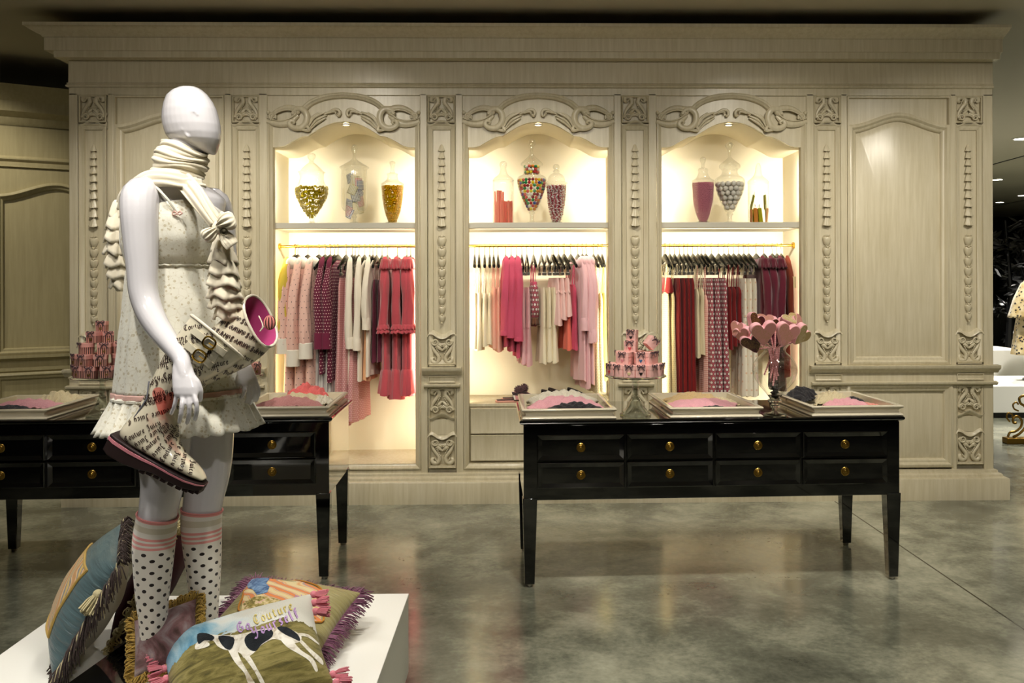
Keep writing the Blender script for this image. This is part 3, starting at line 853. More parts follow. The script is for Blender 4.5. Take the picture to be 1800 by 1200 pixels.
# 9 lollipops in a cylinder
b9 = [(17, 388), (18, 387), (18, 350), (18, 320), (17, 316)]
J, x = jar(1333, Y0, 388, b9, [(18.4, 317), (19, 315), (16, 311), (9, 305), (6, 298), (5, 292), (4.5, 287), (2, 282), (0, 281)], 'straight glass jar of wrapped lollipops, rightmost in the right niche')
LM = [fabric('lolly_wrapper_'+n, h, rough=.4, pat=dots(h, d, .02, .3)) for n, h, d in (('green', 'a3a013', 'd9762f'), ('orange', 'd98a3a', 'e8c65a'))]
rnd = random.Random(3)
for i in range(12):
    a = i*2.4; rr = .058 if i < 9 else .02
    t = thing('wrapped_lollipop', 'flat %s wrapped lollipop standing in the straight jar' % ('green', 'orange')[i % 2], 'lollipop', (x+rr*math.cos(a), Y0+rr*math.sin(a), SHZ+.004+.10*(i in (4, 8))), a+1.57, '%s lollipops in the jar' % ('green', 'orange')[i % 2])
    t.rotation_euler = (rnd.uniform(-.1,.1), rnd.uniform(-.12,.12) + (.5 if i == 4 else 0), a+1.57)
    h = .105
    MB().box(-.013, .013, -.004, .004, 0, h).build('wrapper', LM[i % 2], t, bevel=.002)
    MB().tube([(0,0,h), (0,0,h+.028)], .0018, 6).build('stick', WHITE, t)
# ------------------------------------------------------------------ hangers
def arm_pts(w, drop, z0=-.075):
    out = []
    for i in range(13):
        u = -1+i/6; out.append((0, u*w, z0-drop*(abs(u)**1.35)))
    return out
def make_hanger(clips):
    t = thing('clip_hanger' if clips else 'coat_hanger', 'x', 'hanger')
    hk = spline([(0, -.016, -.004), (0, -.012, .012), (0, .004, .014), (0, .012, .003), (0, .008, -.014), (0, 0, -.03), (0, 0, -.085)], 4)
    MB().tube(hk, .0018, 6).build('hook', GOLD, t)
    m = MB()
    W, D = (.165, .075) if clips else (.150, .062)
    P = arm_pts(W, D)
    secs = []
    for i, (x, y, z) in enumerate(P):
        u = abs(-1+i/6); h = lerp(.030, .014, u); th = lerp(.007, .010 if not clips else .006, u)
        secs.append([(x+th*math.cos(2*PI*k/8), y, z-.01+h*math.sin(2*PI*k/8)) for k in range(8)])
    m.loft(secs); m.build('shoulders', BLACK, t)
    m = MB().tube([(0, -W*.9, -.135 if not clips else -.145), (0, W*.9, -.135 if not clips else -.145)], .004 if clips else .005, 8)
    m.build('trouser_bar', CHROME if clips else BLACK, t)
    if clips:
        for sy in (-1, 1):
            m = MB(); m.box(-.006, .006, sy*.105-.013, sy*.105+.013, -.20, -.142); m.box(-.011, .011, sy*.105-.016, sy*.105+.016, -.212, -.190)
            m.build('clip', CHROME, t, bevel=.002)
    return t
H0 = {False: make_hanger(False), True: make_hanger(True)}
HUSED = {False: False, True: False}

# ------------------------------------------------------------------ cloth
def ring(a, b, z, n=40, amp=0, k=9, ph=0, cx=0, cy=0, tilt=0):
    out = []
    for i in range(n):
        th = 2*PI*i/n
        c, s = math.cos(th), math.sin(th)
        f = 1+amp/max(b, .01)*math.sin(k*th+ph)*(.5+.5*abs(c))
        out.append((cx+b*f*math.copysign(abs(c)**.8, c), cy+a*math.copysign(abs(s)**.9, s)*(1+amp*.6*math.sin(k*th+ph+1)), z+tilt*s*a))
    return out
def drape(mb, tab, z0, z1, rows=14, amp=(.002, .008), k=9, seed=0, cap=True):
    """tab: [(t, (half width y, half thickness x, cx, cy))]"""
    rnd = random.Random(seed); ph = rnd.uniform(0, 6); secs = []
    for j in range(rows+1):
        t = j/rows; v = interp(tab, t); z = lerp(z0, z1, t)
        a, b = v[0], v[1]; cx = v[2] if len(v) > 2 else 0; cy = v[3] if len(v) > 3 else 0
        r = ring(a, b, z, 40, lerp(amp[0], amp[1], t), k, ph+t*1.2, cx, cy)
        if j == rows: r = [(x, y, zz+.006*math.sin(3*i*2*PI/40+ph)) for i, (x, y, zz) in enumerate(r)]
        secs.append(r)
    mb.loft(secs, cap=cap)
    return mb
def sleeve(mb, sy, z0, z1, r0, r1, seed, n=22, rows=18, lean=0.0):
    rnd = random.Random(seed); ph = rnd.uniform(0, 6); secs = []
    for j in range(rows+1):
        t = j/rows; z = lerp(z0, z1, t)
        y = sy*(.150+.055*math.sin(min(1, t*2.2)*PI/2)-.012*t); x = lean*t+.004*math.sin(5*t+ph)
        r = lerp(r0, r1, t)*(.72+.28*min(1, t*4))*(1+.05*math.sin(9*t+ph))
        w = [1+.07*math.sin(4*2*PI*i/n+ph+6*t)+.20*min(1, 3*t)*noise.noise(Vector((1.3*math.cos(2*PI*i/n)+seed, 1.3*math.sin(2*PI*i/n), 7*z+2*math.sin(2*PI*i/n)))) for i in range(n)]
        secs.append([(x+r*.80*math.cos(2*PI*i/n)*w[i], y+r*math.sin(2*PI*i/n)*w[i], z+(.02*(1-t)**4)*-sy*math.sin(2*PI*i/n)*2) for i in range(n)])
    mb.loft(secs)
    return mb
def ruffle(mb, cx, cy, z, rx, ry, h, k=11, flare=1.25, seed=0, n=48):
    ph = random.Random(seed).uniform(0, 6); secs = []
    for j in range(5):
        t = j/4
        q = []
        for i in range(n):
            th = 2*PI*i/n; f = lerp(1, flare, t)*(1+.10*t*math.sin(k*th+ph))
            q.append((cx+rx*f*math.cos(th), cy+ry*f*math.sin(th), z-h*t+.006*t*math.cos(k*th+ph)))
        secs.append(q)
    mb.loft(secs, cap=False)
    return mb
def Zp(py): return 1.5-(py-497)*6.56/1650-RODZ
GI = [0]
def garment(name, label, cat, niche, px, yaw, top, bot, m, kind, group=None, clips=None, **o):
    GI[0] += 1; sd = GI[0]
    X = at(px, 560, .11).x - .17*math.sin(yaw)
    lim = NC[niche]
    t = thing(name, label, cat, (X, RODY, RODZ), yaw, group)
    zt, zb = Zp(top), Zp(bot)
    sl = o.get('sl'); th = o.get('th', .026)
    fl = o.get('flare', 1.0)
    if kind in ('coat', 'shirt'):
        o.setdefault('lean', random.Random(sd).uniform(-.016, .016))
        z0 = -.10
        tab = [(0, (.05, .012)), (.03, (.12, .020)), (.08, (.165, th)), (.35, (.165, th*1.05)), (1, (.18*fl, th*1.15*fl))]
        drape(MB(), tab, z0, zb, 16, (.002, o.get('amp', .008)), 8, sd).build('body', m, t)
        for sy in (-1, 1):
            s = sleeve(MB(), sy, -.115, Zp(sl), o.get('r0', .040), o.get('r1', .040), sd+sy, lean=o.get('lean', 0)).build('sleeve', m, t)
            if o.get('cuff'):
                c0, cm, cr = o['cuff']
                z1 = Zp(c0); z2 = Zp(sl)-.004
                q = MB(); ln = o.get('lean', 0)
                q.lathe([(cr*.92, 0), (cr, -.004), (cr*1.02, (z2-z1)*.5), (cr*1.04, z2-z1), (cr*.85, z2-z1), (cr*.8, (z2-z1)*.9)], 18, (ln, sy*.193, z1))
                q.xf(Matrix.Translation((ln, 0, 0)) @ Matrix.Diagonal((.8, 1, 1, 1)) @ Matrix.Translation((-ln, 0, 0)))
                q.build('cuff', cm, s)
            if o.get('frill'):
                q = MB(); cz = Zp(sl)
                ruffle(q, o.get('lean', 0), sy*.193, cz+.045, .034, .042, .035, 9, 1.3, sd); ruffle(q, o.get('lean', 0), sy*.193, cz+.02, .034, .044, .035, 9, 1.35, sd+1)
                q.build('cuff_frill', m, s, solid=.002)
                q = MB(); ruffle(q, 0, sy*.135, -.095, .028, .060, .07, 12, 1.45, sd+2, 48); q.build('shoulder_frill', m, t, solid=.002)
        if o.get('hood'):
            hm = o['hood']; q = MB()
            q.sphere((.004, -.085, -.125), .07, 14, 10, (.42, 1.15, .72)); q.build('hood', hm, t)
            q = MB(); q.sphere((.004, .07, -.12), .06, 14, 10, (.42, 1.1, .65)); q.build('hood', hm, t)
        if o.get('tier'):
            q = MB(); tz = Zp(o['tier']); tz1 = zb+.0
            drape(q, [(0, (.178, th*1.1)), (.12, (.19, th*1.5)), (1, (.225, th*1.9))], tz, tz1, 10, (.004, .014), 11, sd+9).build('skirt_tier', m, t)
    elif kind == 'trousers':
        q = MB(); drape(q, [(0, (.125, .010)), (.08, (.135, .016)), (.3, (.135, .022))], zt, zt-.28, 8, (.001, .003), 7, sd)
        q.build('waist', m, t)
        w = o.get('w', .066)
        for sy in (-1, 1):
            q = MB(); drape(q, [(0, (.064, .016, 0, sy*.066)), (.4, (w*.9, .020, 0, sy*.07)), (1, (w*fl, .024*fl, o.get('lean', 0), sy*.075))], zt-.22, zb, 12, (.001, .006), 5, sd+sy)
            q.build('leg', m, t)
    elif kind == 'shorts':
        q = MB(); drape(q, [(0, (.125, .012)), (.1, (.14, .02)), (1, (.17, .035))], zt, zb, 8, (.001, .01), 9, sd); q.build('body', m, t)
        q = MB(); ruffle(q, 0, 0, zt-.09, .024, .145, .02, 6, 1.04, sd); q.build('seam', m, t, solid=.003)
    elif kind == 'skirt':
        q = MB(); drape(q, [(0, (.13, .012)), (.06, (.145, .020)), (1, (.17*fl, .030*fl, o.get('lean', 0)))], zt, zb, 16, (.003, o.get('amp', .012)), 10, sd); q.build('body', m, t)
    elif kind in ('slip', 'swimsuit'):
        strap = o.get('strap', .10)
        zs = zt
        tab = [(0, (.10, .010)), (.08, (.135, .018)), (.3, (.125, .022)), (1, (.16*fl, .030*fl, o.get('lean', 0)))]
        if kind == 'swimsuit': tab = [(0, (.11, .016)), (.1, (.135, .028)), (.6, (.125, .034)), (.85, (.08, .03)), (1, (.03, .02))]
        q = MB(); drape(q, tab, zs, zb, 16, (.002, o.get('amp', .009)), 9, sd); q.build('body', m, t)
        for sy in (-1, 1):
            q = MB(); q.tube([(0, sy*.085, -.125), (.004, sy*.088, (zs-.125)/2), (0, sy*.09, zs-.005)], .004, 6, flat=(Vector((1, 0, 0)), .6)); q.tube([(0, sy*.085, -.125), (-.008, sy*.088, (zs-.125)/2), (-.012, sy*.08, zs-.005)], .004, 6)
            q.build('strap', o.get('sm', m), t)
        if kind == 'swimsuit':
            q = MB(); ruffle(q, 0, 0, lerp(zs, zb, .80), .034, .09, .05, 9, 1.1, sd); q.build('frill', o['sm2'], t, solid=.002)
            q = MB(); ruffle(q, 0, 0, zs+.012, .02, .11, .05, 9, 1.2, sd); q.build('neck_frill', o['sm'], t, solid=.002)
    # its hanger
    cl = clips if clips is not None else kind in ('trousers', 'shorts', 'skirt')
    h = H0[cl] if not HUSED[cl] else copy_tree(H0[cl])
    HUSED[cl] = True
    h.location = (X, RODY, RODZ); h.rotation_euler = (0, 0, yaw)
    hl = label
    for a in (' hanging', ' on the rod', ' with', ' in the', ' at the', ' between', ' nearest'): hl = hl.split(a)[0]
    HANG[niche].append((X, h, cl))
    return t
HANG = ([], [], [])

F = {}
F['robe'] = fabric('pink_dotted_fleece', 'f0c3b3', pat=dots('efc4b6', '33282a', .034, .095, 1.25))
F['terry'] = fabric('white_terry', 'efe8da', bump=.6, scale=160)
F['yellow'] = fabric('yellow_chiffon', 'd8bf4a')
F['ybrown'] = fabric('yellow_dotted_cotton', 'c9a94e', pat=dots('cdae57', '5a4527', .034, .14, 1.25))
F['gstripe'] = fabric('grey_striped_cotton', 'c8c2ba', pat=stripes('cfcac4', '8d8389', .024, .22))
F['bdot'] = fabric('burgundy_dotted_jersey', '6b2036', pat=dots('68203a', 'e3c5bd', .020, .2, 1.1))
F['burg'] = fabric('burgundy_rib', '742541')
F['pdot'] = fabric('rose_dotted_voile', 'cf8f8d', pat=dots('cc8b8c', 'eac9bf', .013, .24))
F['cream'] = fabric('cream_knit', 'efe5d3')
F['peach'] = fabric('backlit_cream_jersey', 'f2b98c')  # cream cloth coloured peach to stand in for light from behind
F['bstripe'] = fabric('burgundy_striped_jersey', '5c2232', pat=stripes('5e2335', 'c9a9a2', .05, .16))
F['coral'] = fabric('coral_velour', 'bf4f59', 'a53c46', sheen=.5)
F['ivory'] = fabric('ivory_satin', 'ece0c2', rough=.5)
F['pp'] = fabric('peach_pink_voile', 'f0b7a0')
F['rose'] = fabric('deep_rose_jersey', 'd05672', 'b94460')
F['lilac'] = fabric('lilac_pink_satin', 'e3b1b4', rough=.5)
F['swim'] = fabric('ring_print_lycra', 'b8566a', pat=dots('b35a66', 'eee6df', .028, .33, 1.2, 'ring'), rough=.5)
F['brown'] = fabric('brown_frill', '6e4a36')
F['pale'] = fabric('pale_pink_cotton', 'f0c9c2')
F['babyp'] = fabric('baby_pink_velour', 'f3c3c8', sheen=.4)
F['coralp'] = fabric('orange_coral_cotton', 'ea7560')
F['glit'] = fabric('glitter_beige_lace', 'cfc39c', pat=dots('c6ba93', 'efe6c6', .011, .28))
F['chart'] = fabric('chartreuse_voile', 'b9a83e')
F['gold'] = fabric('gold_beige_lace', 'd5c394', pat=dots('d7c596', 'b9a472', .014, .2))
F['red'] = fabric('dark_red_jersey', '741315', '570b0f')
F['beige'] = fabric('beige_lace', 'd6c8a6')
F['weave'] = fabric('pink_basket_weave', 'e9a9a0', pat=stripes('eec0b2', 'c9574f', .014, .18, 1))
F['ring'] = fabric('brown_ring_print_jersey', '9a4a52', pat=dots('a5525c', 'ddd2cc', .030, .30, 1.0, 'ring'))
F['ivt'] = fabric('ivory_printed_cotton', 'e9e0cd', pat=dots('e9e0cd', 'e0bfa2', .06, .12))
F['wine'] = fabric('wine_velour', '61162b', '48101f', sheen=.5)
F['rust'] = fabric('rust_georgette', '6c2a17')
F['dkb'] = fabric('dark_brown_lace', '3a2019')

# left niche
g = garment
g('robe', 'yellow chiffon robe at the far left end of the left niche', 'robe', 0, 501, -.20, 455, 590, F['yellow'], 'shirt', sl=585)
g('nightgown', 'long yellow nightgown with brown dots behind the pink dotted robes', 'nightgown', 0, 499, -.22, 470, 705, F['ybrown'], 'slip')
for px, sl, c0, w in ((502, 618, 592, 'leftmost'), (520, 640, 612, 'middle'), (540, 627, 600, 'rightmost')):
    g('hooded_robe', '%s of the three pink dotted robes with white turned cuffs' % w, 'robe', 0, px, -.28, 460, 712, F['robe'], 'coat', sl=sl, cuff=(c0, F['terry'], .056), hood=F['terry'], r0=.040, r1=.050, lean=-.012+.012*(px == 540), th=.032)
for px, w in ((552, 'leftmost'), (561, 'second'), (569, 'third'), (575, 'rightmost')):
    g('striped_trousers', '%s of the grey striped pyjama trousers beside the pink dotted robes' % w, 'trousers', 0, px, -.26, 492, 708, F['gstripe'], 'trousers')
for px, w, bb in ((563, 'left', 655), (577, 'right', 670)):
    g('dotted_shirt', '%s one of two burgundy dotted tops with plain burgundy cuffs' % w, 'top', 0, px, -.22, 470, bb, F['bdot'], 'shirt', sl=610, cuff=(582, F['burg'], .044), r0=.034, r1=.040, th=.02)
for px, w, bb in ((594, 'left', 742), (605, 'middle', 745), (617, 'right', 738)):
    g('dotted_skirt', '%s of three long rose skirts with tiny pale dots' % w, 'skirt', 0, px, -.16, 487, bb, F['pdot'], 'skirt', flare=1.25, lean=.02)
for px, w, sl, bb in ((613, 'left', 610, 675), (630, 'middle', 613, 668), (645, 'right', 577, 660)):
    g('cream_pullover', '%s of three cream long-sleeved tops in the left niche' % w, 'top', 0, px, -.10, 470, bb, F['cream'], 'shirt', sl=sl, cuff=(sl-20, F['cream'], .034), r0=.028, r1=.032, th=.018)
g('backlit_slip', 'cream slip painted peach as if backlit, between the cream tops in the left niche', 'slip dress', 0, 641, -.06, 500, 668, F['peach'], 'slip')
for px, w in ((655, 'left'), (665, 'right')):
    g('striped_camisole', '%s of two dark burgundy striped camisoles beside the coral jackets' % w, 'camisole', 0, px, -.02, 490, 636, F['bstripe'], 'slip', flare=.9)
for px, w, bb in ((677, 'leftmost', 692), (695, 'second', 700), (712, 'third', 694), (719, 'rightmost', 690)):
    g('coral_jacket', '%s of the coral velour jackets with frilled cuffs and skirts' % w, 'jacket', 0, px, .04, 462, bb, F['coral'], 'coat', sl=580, frill=True, r0=.036, r1=.040, tier=648, th=.03)
# middle niche
for px, w, bb in ((834, 'leftmost', 612), (842, 'second', 616), (852, 'third', 608), (861, 'rightmost', 606)):
    g('ivory_camisole', '%s of the ivory satin camisoles at the left of the middle niche' % w, 'camisole', 1, px, .03, 515, bb, F['ivory'], 'slip', flare=1.05)
for px, w, bb in ((869, 'left', 612), (877, 'right', 618)):
    g('peach_camisole', '%s of two peach pink camisoles beside the deep rose tops' % w, 'camisole', 1, px, .05, 505, bb, F['pp'], 'slip')
for px, w, sl, bb in ((891, 'left', 588, 610), (901, 'middle', 592, 618), (911, 'right', 598, 628)):
    g('rose_pullover', '%s of three deep rose long-sleeved tops in the middle niche' % w, 'top', 1, px, .06, 468, bb, F['rose'], 'shirt', sl=sl, r0=.032, r1=.042, cuff=(sl-8, F['rose'], .04), th=.02)
for px, w, bb in ((921, 'left', 640), (930, 'right', 644)):
    g('satin_trousers', '%s of two lilac pink satin trousers beside the swimsuit' % w, 'trousers', 1, px, .08, 505, bb, F['lilac'], 'trousers', flare=1.15)
g('swimsuit', 'ring-printed pink swimsuit with a brown frill hanging in the middle niche', 'swimsuit', 1, 943, .10, 498, 574, F['swim'], 'swimsuit', sm=F['rose'], sm2=F['brown'], th=.03)
for px, w, bb in ((958, 'left', 640), (968, 'middle', 636), (977, 'right', 638)):
    g('cream_trousers', '%s of three cream satin trousers right of the swimsuit' % w, 'trousers', 1, px, .12, 505, bb, F['ivory'], 'trousers', flare=1.2)
for px, w, bb in ((984, 'left', 572), (993, 'middle', 562), (1002, 'right', 556)):
    g('pink_shorts', '%s of three pale pink shorts clipped to hangers' % w, 'shorts', 1, px, .22, 488, bb, F['pale'], 'shorts')
g('coral_trousers', 'orange coral trousers hanging below the pale pink shorts', 'trousers', 1, 1003, .20, 492, 616, F['coralp'], 'trousers')
g('rose_camisole', 'single deep rose camisole beside the baby pink hoodies', 'camisole', 1, 1015, .22, 500, 616, F['rose'], 'slip', flare=.85)
for px, w, sl, bb in ((1028, 'left', 580, 670), (1036, 'middle', 602, 684), (1043, 'right', 600, 676)):
    g('pink_hoodie', '%s of three baby pink velour hoodies in the middle niche' % w, 'hoodie', 1, px, .22, 462, bb, F['babyp'], 'coat', sl=sl, r0=.028, r1=.030, cuff=(sl-22, F['babyp'], .033), hood=F['babyp'], th=.018)
for px, w, bb in ((1052, 'left', 692), (1060, 'right', 690)):
    g('glitter_dress', '%s of two glittering beige lace dresses at the right of the middle niche' % w, 'dress', 1, px, .12, 515, bb, F['glit'], 'slip', flare=1.0)
g('chartreuse_slip', 'chartreuse slip at the far right end of the middle niche', 'slip dress', 1, 1064, .04, 515, 670, F['chart'], 'slip', flare=.9)
# right niche
for px, w in ((1177, 'left'), (1187, 'right')):
    g('gold_dress', '%s of two gold lace dresses at the left end of the right niche' % w, 'dress', 2, px, .06, 512, 694, F['gold'], 'slip')
g('red_camisole', 'short bright red camisole behind the gold lace dresses', 'camisole', 2, 1181, .10, 488, 514, F['red'], 'shorts')
for px, w in ((1197, 'leftmost'), (1206, 'second'), (1214, 'third'), (1221, 'rightmost')):
    g('red_skirt', '%s of the long plain dark red skirts in the right niche' % w, 'skirt', 2, px, .10, 489, 700, F['red'], 'skirt', flare=.95)
for px, w, bb in ((1231, 'left', 630), (1240, 'right', 626)):
    g('beige_slip', '%s of two beige lace slips between the red skirts and ring-printed dresses' % w, 'slip dress', 2, px, .12, 508, bb, F['beige'], 'slip', flare=.9)
g('weave_dress', 'pink dress with a basket weave pattern showing under the beige slips', 'dress', 2, 1247, .14, 520, 700, F['weave'], 'slip', flare=.8)
for px, w in ((1255, 'left'), (1266, 'middle'), (1279, 'right')):
    g('ring_print_skirt', '%s of three long skirts printed with white rings' % w, 'skirt', 2, px, .16, 489, 704, F['ring'], 'skirt', lean=-.01, flare=1.1)
for px, w, bb in ((1289, 'left', 616), (1297, 'middle', 610), (1306, 'right', 606)):
    g('red_slip', '%s of three dark red slips with thin straps behind the heart bouquet' % w, 'slip dress', 2, px, .16, 505, bb, F['red'], 'slip', flare=.9)
for px, w in ((1315, 'left'), (1324, 'middle'), (1333, 'right')):
    g('ivory_trousers', '%s of three ivory printed trousers above the glass vase' % w, 'trousers', 2, px, .15, 490, 700, F['ivt'], 'trousers')
for px, w in ((1345, 'left'), (1359, 'middle'), (1374, 'right')):
    g('wine_jacket', '%s of three wine velour jackets in the right niche' % w, 'jacket', 2, px, .12, 458, 606, F['wine'], 'coat', sl=570, r0=.036, r1=.036, frill=True, th=.028)
g('lace_dress', 'dark brown lace dress hanging low behind the glass vase', 'dress', 2, 1381, .08, 500, 692, F['dkb'], 'slip')
g('rust_dress', 'rust brown dress with a paper tag at the right end of the right niche', 'dress', 2, 1386, .02, 460, 665, F['rust'], 'coat', sl=560, r0=.03, r1=.03, th=.03)
p = at(1396, 496, .07)
TG = thing('paper_tag', 'cream paper tag hanging from the rust brown dress', 'tag', (p.x, .07, p.z))
MB().box(-.012, .012, -.001, .001, -.04, .04).build('card', mat('tag_card', 'd9c596', .8), TG)
MB().tube([(0, 0, .04), (.003, .02, .09)], .0008, 4).build('string', mat('tag_card', 'd9c596', .8), TG)
for k, nm in enumerate(NN):
    L = sorted(HANG[k], key=lambda q: q[0])
    for i, (X, h, cl) in enumerate(L):
        side = 'left' if i < len(L)/2 else 'right'
        j = i if side == 'left' else len(L)-1-i
        tag(h, 'black %s hanger, %s from the %s end of the rod in the %s niche' % ('clip' if cl else 'wooden', ORD[j], side, nm), 'hanger', 'black hangers on the %s rod' % nm)
# ------------------------------------------------------------------ black lacquer display tables
TW, TD, TZ = 1.9, .68, .826
def rot(x, y, a): return (x*math.cos(a)-y*math.sin(a), x*math.sin(a)+y*math.cos(a))
TR = .035
def make_table(cx, cy, label):
    t = thing('display_table', label, 'table', (cx, cy, 0), TR, 'black lacquer display tables')
    w, d = TW/2, TD/2
    prof = [(.0, .800), (.012, .802), (.024, .808), (.028, .814), (.028, .820), (.022, .826)]
    m = MB()
    m.loft([[(x*(w-.012+e)/w, y*(d-.012+e)/d, z) for x, y in ((-w,-d),(w,-d),(w,d),(-w,d))] for e, z in prof])
    m.build('table_top', LACQ, t, angle=20)
    m = MB(); m.box(-w+.004, w-.004, -d+.004, d-.004, .43, .80); m.build('carcass', LACQ, t, bevel=.003)
    for sx in (-1, 1):
        for sy in (-1, 1):
            m = MB(); m.taper((sx*(w-.033), sy*(d-.033), .015), .024, .024, (sx*(w-.035), sy*(d-.035), .44), .036, .036); m.build('leg', LACQ, t, bevel=.003)
            m = MB(); m.lathe([(.014, 0), (.016, .004), (.016, .015)], 12, (sx*(w-.033), sy*(d-.033), 0), cap=True); m.build('glide', CHROME, t)
    cw = (TW-.13)/4
    for j in range(4):
        for z0, z1 in ((.625, .752), (.490, .617)):
            x0 = -w+.065+j*cw+.006; x1 = x0+cw-.012; y = -d
            m = MB()
            def rc(i, yy): return [(x0+i, yy, z0+i), (x1-i, yy, z0+i), (x1-i, yy, z1-i), (x0+i, yy, z1-i)]
            m.loft([rc(0, y+.006), rc(0, y-.010), rc(.004, y-.014), rc(.024, y-.004), rc(.026, y-.004)])
            q = m.build('drawer', LACQ, t, angle=15)
            cx2, cz2 = (x0+x1)/2, (z0+z1)/2
            k = MB(); k.lathe([(.0225, 0), (.0225, .003), (.020, .005), (.0185, .003), (.016, .0025), (.0145, .0055), (.012, .0065), (.0105, .0035), (.0085, .0035), (.007, .008), (.004, .010), (.0005, .0105)], 24, mtx=Matrix.Translation((cx2, y-.004, cz2)) @ Matrix.Rotation(PI/2, 4, 'X'))
            k.build('knob', BRASS, q)
    return t
TA = make_table(.945, -1.465, 'black lacquer table of eight drawers with the heart bouquet on it')
TB = copy_tree(TA); TB.location = (-1.93, -1.375, 0); TB['label'] = 'black lacquer table of eight drawers standing behind the white mannequin'
def on_table(T, lx, ly):
    x, y = rot(lx, ly, TR); return Vector((T.location.x+x, T.location.y+y, TZ))
def local(T, p):
    return rot(p[0]-T.location.x, p[1]-T.location.y, -TR)

# ------------------------------------------------------------------ trays
YW, YD = .455, .63
def make_tray(loc, label):
    t = thing('display_tray', label, 'tray', loc, TR, 'cream moulded trays')
    prof = [(-.012, 0), (.004, .001), (.006, .006), (.002, .012), (-.008, .016), (-.012, .024), (-.010, .032), (-.002, .038), (.006, .042), (.008, .048), (.004, .053), (-.008, .054), (-.018, .050), (-.020, .012)]
    w, d = YW/2, YD/2
    m = MB(); m.loft([[(sx*(w+e), sy*(d+e), z) for sx, sy in ((-1,-1),(1,-1),(1,1),(-1,1))] for e, z in prof], cap=False)
    m.build('rim', TRAYM, t, angle=50)
    MB().box(-w+.012, w-.012, -d+.012, d-.012, .0, .013).build('tray_floor', TRAYIN, t)
    return t
def tray_at(T, px, py, label):
    p = atz(px, py, TZ); lx, ly = local(T, p)
    lim = TD/2-.0
    ly = -.335+YD/2 if True else ly
    q = on_table(T, lx, ly)
    return make_tray(q, label), q
trays = {}
for k, T, px, py, lb in (('a', TA, 1001, 737, 'cream tray of white, pink and black lace knickers beside the pink box tower'), ('b', TA, 1263, 736, 'cream tray of tan and pink knickers between the cake stand and the vase'), ('c', TA, 1512, 733, 'cream tray of black and cream lingerie at the right end of the table'),
                         ('d', TB, -8, 740, 'cream tray of pink and navy lingerie at the left edge beside the striped boxes'), ('e', TB, 263, 735, 'cream tray mostly hidden behind the mannequin and the large boot'), ('f', TB, 495, 734, 'cream tray of dusty rose and coral lingerie right of the mannequin')):
    trays[k] = tray_at(T, px, py, lb)[1]

def lace(name, c, c2):
    t = NT(name); v = t.coord('Object')
    vo = t.n('TexVoronoi', {'Scale': 190}); t.set(vo.inputs['Vector'], v)
    t.p(color=t.mix(t.math('MULTIPLY', vo.outputs[0], 1.0), lin(c), lin(c2)), rough=.9, sheen=.2); t.bump(vo.outputs[0], .6, .003)
    return t.m
KM = dict(white=lace('white_lace', 'ece6d8', 'd6ceb8'), pink=lace('pink_lace', 'efb4bd', 'e39fac'), black=lace('black_lace', '16151a', '26242a'), tan=lace('tan_satin', 'd9bd8d', 'c4a672'), cream=lace('cream_lace', 'ded2b0', 'c9ba92'),
          rose=lace('dusty_rose_lace', 'cd9290', 'b97b7b'), coral=lace('coral_satin', 'ee7672', 'd75d5e'), navy=lace('navy_jersey', '20222e', '2b2d3b'), salmon=lace('salmon_satin', 'efa396', 'e08f83'))
KC = [0]
def knickers(tr, x, y, w, d, h, mk, label, rz=0, z=.014, arch=1.0):
    KC[0] += 1; sd = KC[0]*3.7
    bx, by = rot(x, y, TR); o = trays[tr]
    t = thing('folded_knickers', label, 'lingerie', (o.x+bx, o.y+by, o.z+z), TR+rz, 'lingerie folded in the cream trays')
    def fn(u, v):
        e = math.sin(PI*u)**.6 if 0 < u < 1 else 0
        f = math.sin(PI*min(1, v*.92+.02))**.5 if v < .98 else .12
        n1 = noise.noise(Vector((u*6+sd, v*4, sd)))*.5+noise.noise(Vector((u*17, v*9+sd, sd)))*.3+.22*math.sin(u*38+3*math.sin(v*5+sd))
        zz = 1.25*h*(.25+.75*e*arch+.25*(1-arch))*f*(1+.42*n1)
        wob = .014*noise.noise(Vector((u*5, v*7, sd+9)))
        return ((u-.5)*w*(1+.1*math.sin(v*5+sd))+wob, (v-.5)*d+.016*noise.noise(Vector((u*9+sd, v, 3)))+.02*math.sin(PI*u)*arch, max(0.001, zz)+.002)
    m = MB(); m.grid(fn, 44, 18); m.build('cloth', KM[mk], t, solid=.003, angle=180)
    m = MB()
    def fr(u, v):
        p = fn(u, .02); return (p[0], p[1]-.004-.010*v+.004*math.sin(u*90)*v, max(.001, p[2]+.003-.006*v+.003*math.sin(u*70+1)))
    m.grid(fr, 60, 2); m.build('lace_edge', KM[mk], t, solid=.002, angle=180)
    return t
knickers('a', .0, .08, .36, .16, .060, 'white', 'white lace knickers heaped at the back of the tray nearest the slippers')
knickers('a', .0, -.05, .36, .15, .050, 'pink', 'pink lace knickers in front of the white lace ones')
knickers('a', .04, -.16, .26, .11, .034, 'black', 'black knickers at the front of the tray nearest the slippers')
knickers('b', -.02, .10, .33, .15, .045, 'tan', 'tan satin knickers with gold edging in the middle tray of the table')
knickers('b', .11, .06, .16, .12, .026, 'cream', 'pale tan lace scrap at the right of the middle tray', .3)
knickers('b', -.01, -.06, .37, .16, .034, 'pink', 'pink knickers spread before the tan satin ones')
knickers('b', .02, -.17, .20, .08, .016, 'black', 'black strip of lingerie at the front of the middle tray')
knickers('c', -.12, .12, .16, .15, .062, 'black', 'black lingerie heaped at the left of the rightmost tray', .4)
knickers('c', .0, .03, .20, .17, .050, 'cream', 'cream lace knickers heaped between the black lingerie', -.2)
knickers('c', .02, -.10, .22, .12, .034, 'pink', 'pink lace piece in front of the cream lace heap', .15)
